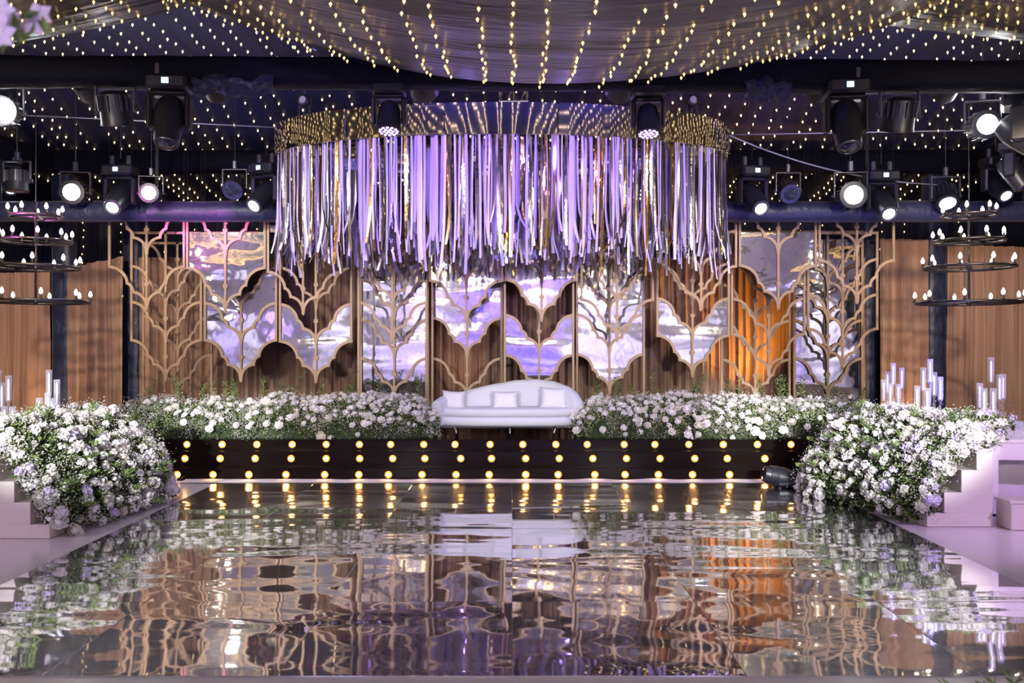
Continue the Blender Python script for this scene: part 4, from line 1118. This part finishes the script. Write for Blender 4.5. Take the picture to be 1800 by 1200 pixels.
# mounds over the stepped stands beside the dance floor
def mound(near, far, a, bz, side, seed, label, loc, lit_share):
    r = random.Random(seed); near, far = Vector(near), Vector(far)
    L_ = (far - near).length; ax = (far - near).normalized()
    perp = Vector((side * -ax.y * (1 if side > 0 else 1), side * ax.x, 0)) if False else Vector((-side, 0, 0))
    def pt(u, th, k):
        e = 1.0
        if u > 0.62: q = (u - 0.62) / 0.38; e = math.sqrt(max(0.0, 1 - q * q))
        ee = 0.25 + 0.75 * e
        c = near.lerp(far, u)
        kk = k * (1 + 0.10 * N3(u * 5, th * 2, seed))
        return c + perp * (a * math.cos(th) * kk * (0.55 + 0.45 * e)) + Vector((0, 0, bz * math.sin(th) * kk * ee))
    def surf(r_):
        if r_.random() < 0.20:                                # the end that faces the camera
            th = r_.uniform(R(8), R(100)); k = r_.uniform(0.80, 1.02)
            p = pt(0.0, th, k) + Vector((0, -r_.uniform(0, 0.05), 0)); n = Vector((0, -0.8, 0.3)) + perp * 0.4
            return p, n.normalized(), (0.8, 0.6)
        u = r_.uniform(0, 1.0); th = r_.uniform(R(2), R(112))
        p = pt(u, th, 1.0); n = perp * math.cos(th) + Vector((0, -0.25 + 0.9 * max(0, u - 0.75), math.sin(th)))
        return p, n.normalized(), (0.5 + 0.5 * (u > 0.15), 0.35 + 0.5 * (N3(u * 4, th * 2, seed + 9) > 0))
    def base():
        mb = MB()
        return mb.grid(lambda u, v: pt(0.04 + 0.96 * u, R(2) + R(118) * v, 0.90 * (1 + 0.06 * N3(u * 18, v * 14, seed))), 40, 22)
    def sprig(r_):
        u = r_.uniform(0.05, 0.95); th = r_.uniform(R(5), R(85)); p = pt(u, th, 0.95)
        n = perp * math.cos(th) + Vector((0, -0.3, math.sin(th) * 0.8)); return p, p + n.normalized() * r_.uniform(0.14, 0.26)
    arrangement('flower_mound', loc, label, surf, 298, 6200, 11000, 0.0052, 0.105, r, base, 0.56, {'carnation': 4, 'stock_flower': 6, 'rose': 3}, (0.038, 0.064), 34, sprig, lit_share)
mound((4.74, 8.48, 0), (4.12, 10.55, 0), 0.72, 1.0, 1, 41, 'big mound of white flowers over the stepped stand at right', (4.3, 9.4, 0),
      lambda p: 0.16 if (p.y < 8.9) else 0.0)
mound((-4.98, 8.0, 0), (-4.62, 10.2, 0), 0.76, 1.02, -1, 43, 'big mound of white flowers over the stepped stand at left', (-4.5, 9.0, 0),
      lambda p: 0.12 if (p.y < 8.7) else 0.0)

# ------------------------------------------------------------------ stepped stands
def stand(xs, hs, y0, y1, label, side):
    root = thing('stepped_stand', ((xs[0] + xs[-1]) / 2, (y0 + y1) / 2, 0), label, 'stand')
    for i, h in enumerate(hs):
        xa, xb = xs[i], xs[-1]
        zl = 0.002 if i == 0 else hs[i - 1]
        MB().cbox(((xa + xb) / 2, (y0 + y1) / 2, (zl + h) / 2), (abs(xb - xa), y1 - y0, h - zl), 0.004).build('step', 'cream', root)
stand([4.09, 4.26, 4.43, 4.58, 4.74], [0.135, 0.34, 0.56, 0.77], 8.41, 9.7, 'cream stepped stand under the right flower mound', 1)
stand([-4.28, -4.46, -4.61, -4.78, -5.17], [0.13, 0.335, 0.53, 0.73], 7.9, 9.4, 'cream stepped stand under the left flower mound', -1)

# ================================================================== TABLES AND CANDLES
def cloth_table(x0, x1, y0, y1, ztop, label, side):
    root = thing('banquet_table', ((x0 + x1) / 2, (y0 + y1) / 2, 0), label, 'table')
    MB().cbox(((x0 + x1) / 2, (y0 + y1) / 2, ztop - 0.02), (x1 - x0, y1 - y0, 0.04), 0.012).build('table_top', 'cloth_white', root)
    def skirt(xa, ya, xb, yb, z0, z1, nm, amp=0.02):
        L_ = math.hypot(xb - xa, yb - ya)
        def f(u, v):
            k = amp * v * math.sin(u * L_ * 21 + xa); nx, ny_ = -(yb - ya) / L_, (xb - xa) / L_
            return (xa + (xb - xa) * u + nx * k, ya + (yb - ya) * u + ny_ * k, z1 + (z0 - z1) * v)
        MB().grid(f, int(L_ * 40) + 4, 6).build(nm, 'cloth_white', root, True)
    i = 0.01
    skirt(x0 + i, y0 + i, x1 - i, y0 + i, ztop - 0.20, ztop - 0.03, 'valance', 0.006)
    skirt(x0 + i, y1 - i, x0 + i, y0 + i, 0.03, ztop - 0.03, 'skirt')
    skirt(x1 - i, y0 + i, x1 - i, y1 - i, 0.03, ztop - 0.03, 'skirt')
    skirt(x1 - i, y1 - i, x0 + i, y1 - i, 0.03, ztop - 0.03, 'skirt')
    skirt(x0 + 0.1, y0 + 0.35, x1 - 0.1, y0 + 0.35, 0.03, ztop - 0.04, 'inner_skirt', 0.012)
    skirt(x0 + i, y0 + i, x0 + 0.10, y0 + i, 0.25, ztop - 0.03, 'hanging_fold', 0.004)
    for a in (x0 + 0.14, x1 - 0.14):
        for b_ in (y0 + 0.45, y1 - 0.14):
            MB().cbox((a, b_, (ztop - 0.04) / 2), (0.06, 0.06, ztop - 0.04), 0.006).build('leg', 'grey_metal', root)
    return root
TZ = 0.84
cloth_table(4.78, 6.4, 8.55, 10.9, TZ, 'white-clothed table with candles and glasses at the right edge', 1)
cloth_table(-6.9, -5.2, 8.35, 10.6, 0.80, 'white-clothed table with candles behind the left flower mound', -1)
t = thing('bench', (5.5, 8.3, 0), 'low cream bench box before the right candle table', 'bench')
MB().cbox((5.55, 8.38, 0.13), (1.45, 0.26, 0.255), 0.006).build('body', 'cream', t); MB().cbox((5.55, 8.38, 0.27), (1.48, 0.28, 0.03), 0.006).build('seat', 'cream', t)
def tube_mesh(stem_h, tube_h=0.26, r=0.030):
    g = MB()
    g.lathe([(0.001, 0), (0.045, 0.002), (0.045, 0.010), (0.012, 0.016), (0.010, stem_h - 0.03), (0.016, stem_h - 0.015), (0.030, stem_h), (0.024, stem_h + 0.004), (0.001, stem_h + 0.006)], 14)
    s_ = MB(); s_.lathe([(r * 0.85, stem_h), (r, stem_h + 0.03), (r * 1.05, stem_h + tube_h), (r * 0.98, stem_h + tube_h), (r * 0.93, stem_h + 0.03), (r * 0.8, stem_h + 0.004)], 18, caps=False)
    c = MB(); c.lathe([(0.011, stem_h + 0.004), (0.010, stem_h + tube_h * 0.80), (0.003, stem_h + tube_h * 0.86), (0.001, stem_h + tube_h * 0.90)], 10)
    return g, s_, c
HT = ['tallest', 'second tallest', 'third tallest', 'fourth tallest', 'fifth tallest', 'sixth tallest', 'shortest']
def candle_cluster(items, zt, where, group):
    """items: (column, row of tube top, distance)"""
    for i, (px, py, d) in enumerate(sorted(items, key=lambda q: q[1])):
        p = at(px, py, d); sh = max(0.06, p.z - zt - 0.26)
        base = Vector((p.x, d, zt + 0.001))
        root = thing('candle_holder', base, 'glass tube candle holder, ' + HT[i] + ' in the cluster ' + where, 'candle holder', group)
        g, s_, c = tube_mesh(sh); T = Matrix.Translation(base)
        g.xf(T).build('stem', 'glass', root, True); s_.xf(T).build('glass_tube', 'glass', root, True); c.xf(T).build('candle', 'candle', root, True)
candle_cluster([(1553, 667, 10.3), (1560, 653, 10.5), (1570, 638, 10.4), (1585, 646, 10.5), (1565, 674, 10.1), (1579, 675, 10.15)], TZ, 'farthest back on the right table', 'candle holders on the right table')
candle_cluster([(1623, 646, 9.7), (1635, 631, 9.8), (1642, 654, 9.6), (1653, 662, 9.65), (1612, 678, 9.5), (1630, 682, 9.4)], TZ, 'midway along the right table', 'candle holders on the right table')
candle_cluster([(1742, 628, 8.9), (1763, 657, 9.0), (1757, 658, 8.8), (1722, 673, 8.85), (1730, 682, 8.75), (1746, 682, 8.7)], TZ, 'nearest the right edge', 'candle holders on the right table')
candle_cluster([(86, 650, 9.2), (100, 667, 9.0), (69, 699, 8.9), (84, 690, 8.8), (91, 700, 9.05)], 0.80, 'behind the left flower mound', 'candle holders on the left table')
candle_cluster([(15, 660, 8.8), (-3, 650, 9.0), (3, 672, 8.9), (8, 714, 8.7), (22, 715, 8.6)], 0.80, 'cut by the left edge', 'candle holders on the left table')
def goblet(px, py, d, h, zt, label, group, m='glass'):
    x = gx(px, d); o = MB()
    o.lathe([(0.001, 0), (0.032, 0.002), (0.030, 0.006), (0.006, 0.012), (0.005, h * 0.42), (0.018, h * 0.50), (0.034, h * 0.72), (0.036, h), (0.034, h), (0.031, h * 0.72), (0.014, h * 0.53), (0.001, h * 0.52)], 14)
    o.xf(Matrix.Translation((x, d, zt + 0.001)))
    tag(o.build('goblet', m, None, True), label, 'glass', group)
for i, (px, d, h) in enumerate([(1674, 9.3, 0.19), (1684, 9.0, 0.21), (1697, 9.2, 0.17), (1706, 9.0, 0.20), (1712, 8.8, 0.16), (1775, 8.9, 0.18), (1783, 8.75, 0.17), (1791, 8.85, 0.16), (1797, 8.7, 0.15)]):
    goblet(px, 0, d, h, TZ, 'clear stemmed glass on the right candle table, ' + ORD[i] + ' from left', 'stemmed glasses on the right table')
def votive(px, d, h, zt, label, group):
    x = gx(px, d); root = thing('votive_glass', (x, d, zt), label, 'votive', group)
    T = Matrix.Translation((x, d, zt + .001))
    MB().lathe([(0.001, 0), (0.028, 0.002), (0.034, h), (0.031, h), (0.025, 0.012), (0.001, 0.01)], 14, caps=False).xf(T).build('cup', 'glass', root, True)
    MB().lathe([(0.001, 0.011), (0.024, 0.012), (0.026, h * 0.45), (0.001, h * 0.47)], 12).xf(T).build('candle', 'candle', root, True)
for i, (px, d) in enumerate([(34, 8.6), (44, 8.9), (118, 9.4), (128, 9.2), (188, 9.7)]):
    votive(px, d, 0.09 + 0.02 * (i % 2), 0.80 if px < 100 else 0.80, 'small glass votive behind the left flower mound, ' + ORD[i] + ' from left', 'votives on the left table')

# ================================================================== FOREGROUND BITS
r = random.Random(77)
base = Vector((1.78, 3.15, 0))
pl = thing('dried_plant', base, 'dried leafy sprigs poking up at the bottom right corner', 'plant')
MB().lathe([(0.09, 0), (0.12, 0.02), (0.14, 0.24), (0.12, 0.24), (0.10, 0.22), (0.001, 0.22)], 16, base).build('pot', 'cream', pl, True)
for i in range(11):
    tip = Vector((1.62 + 0.30 * i / 10, 3.15 + r.uniform(-.1, .1), 0.56 + r.uniform(-.04, .035))); b0 = base + Vector((r.uniform(-.04, .04), r.uniform(-.04, .04), 0.2))
    mb = MB(); mb.tube([b0, b0.lerp(tip, .5) + Vector((0, 0, .02)), tip], 0.003, 4)
    for k in range(16):
        q = 0.35 + 0.65 * k / 16; leaf_into(mb, b0.lerp(tip, q), Vector((math.cos(k * 2.4), math.sin(k * 2.4), 0.6)), 0.05, 0.009, r)
    mb.build('leafy_sprig', 'leaf', pl)
c = at(18, 40, 2.0)
hf = thing('hanging_orchids', c, 'blurred lilac orchid blossoms hanging close at the top left corner', 'flowers')
MB().tube([c + Vector((-.05, 0, 0.02)), c + Vector((-.06, 0.02, 2.2))], 0.003, 4).build('stem', 'leaf', hf)
for i, (px, py) in enumerate([(2, 18), (22, 42), (70, 28), (4, 62), (62, 40), (-10, 40)]):
    q = at(px, py, 2.0 + 0.05 * (i % 3))
    mb = MB()
    for k in range(5):
        a = 2 * PI * k / 5 + i; u = Vector((math.cos(a), 0.1 * math.sin(3 * a), math.sin(a))); s_ = Vector((-math.sin(a), 0, math.cos(a)))
        mb.add([q, q + u * 0.02 + s_ * 0.014 + Vector((0, -.006, 0)), q + u * 0.036, q + u * 0.02 - s_ * 0.014 + Vector((0, -.006, 0))], [(0, 1, 2, 3)])
    mb.lathe([(0.002, 0.004), (0.006, 0), (0.002, -0.008)], 6, q, rotX(R(90)))
    mb.build('blossom', 'bloom_lilac', hf)
mb = MB()
for i in range(16):
    leaf_into(mb, c + Vector((r.uniform(-.03, .07), r.uniform(0, .05), r.uniform(-.02, .05))), Vector((r.uniform(-1, 1), 0, r.uniform(-1, .3))), 0.05, 0.01, r)
mb.build('foliage', 'leaf', hf)
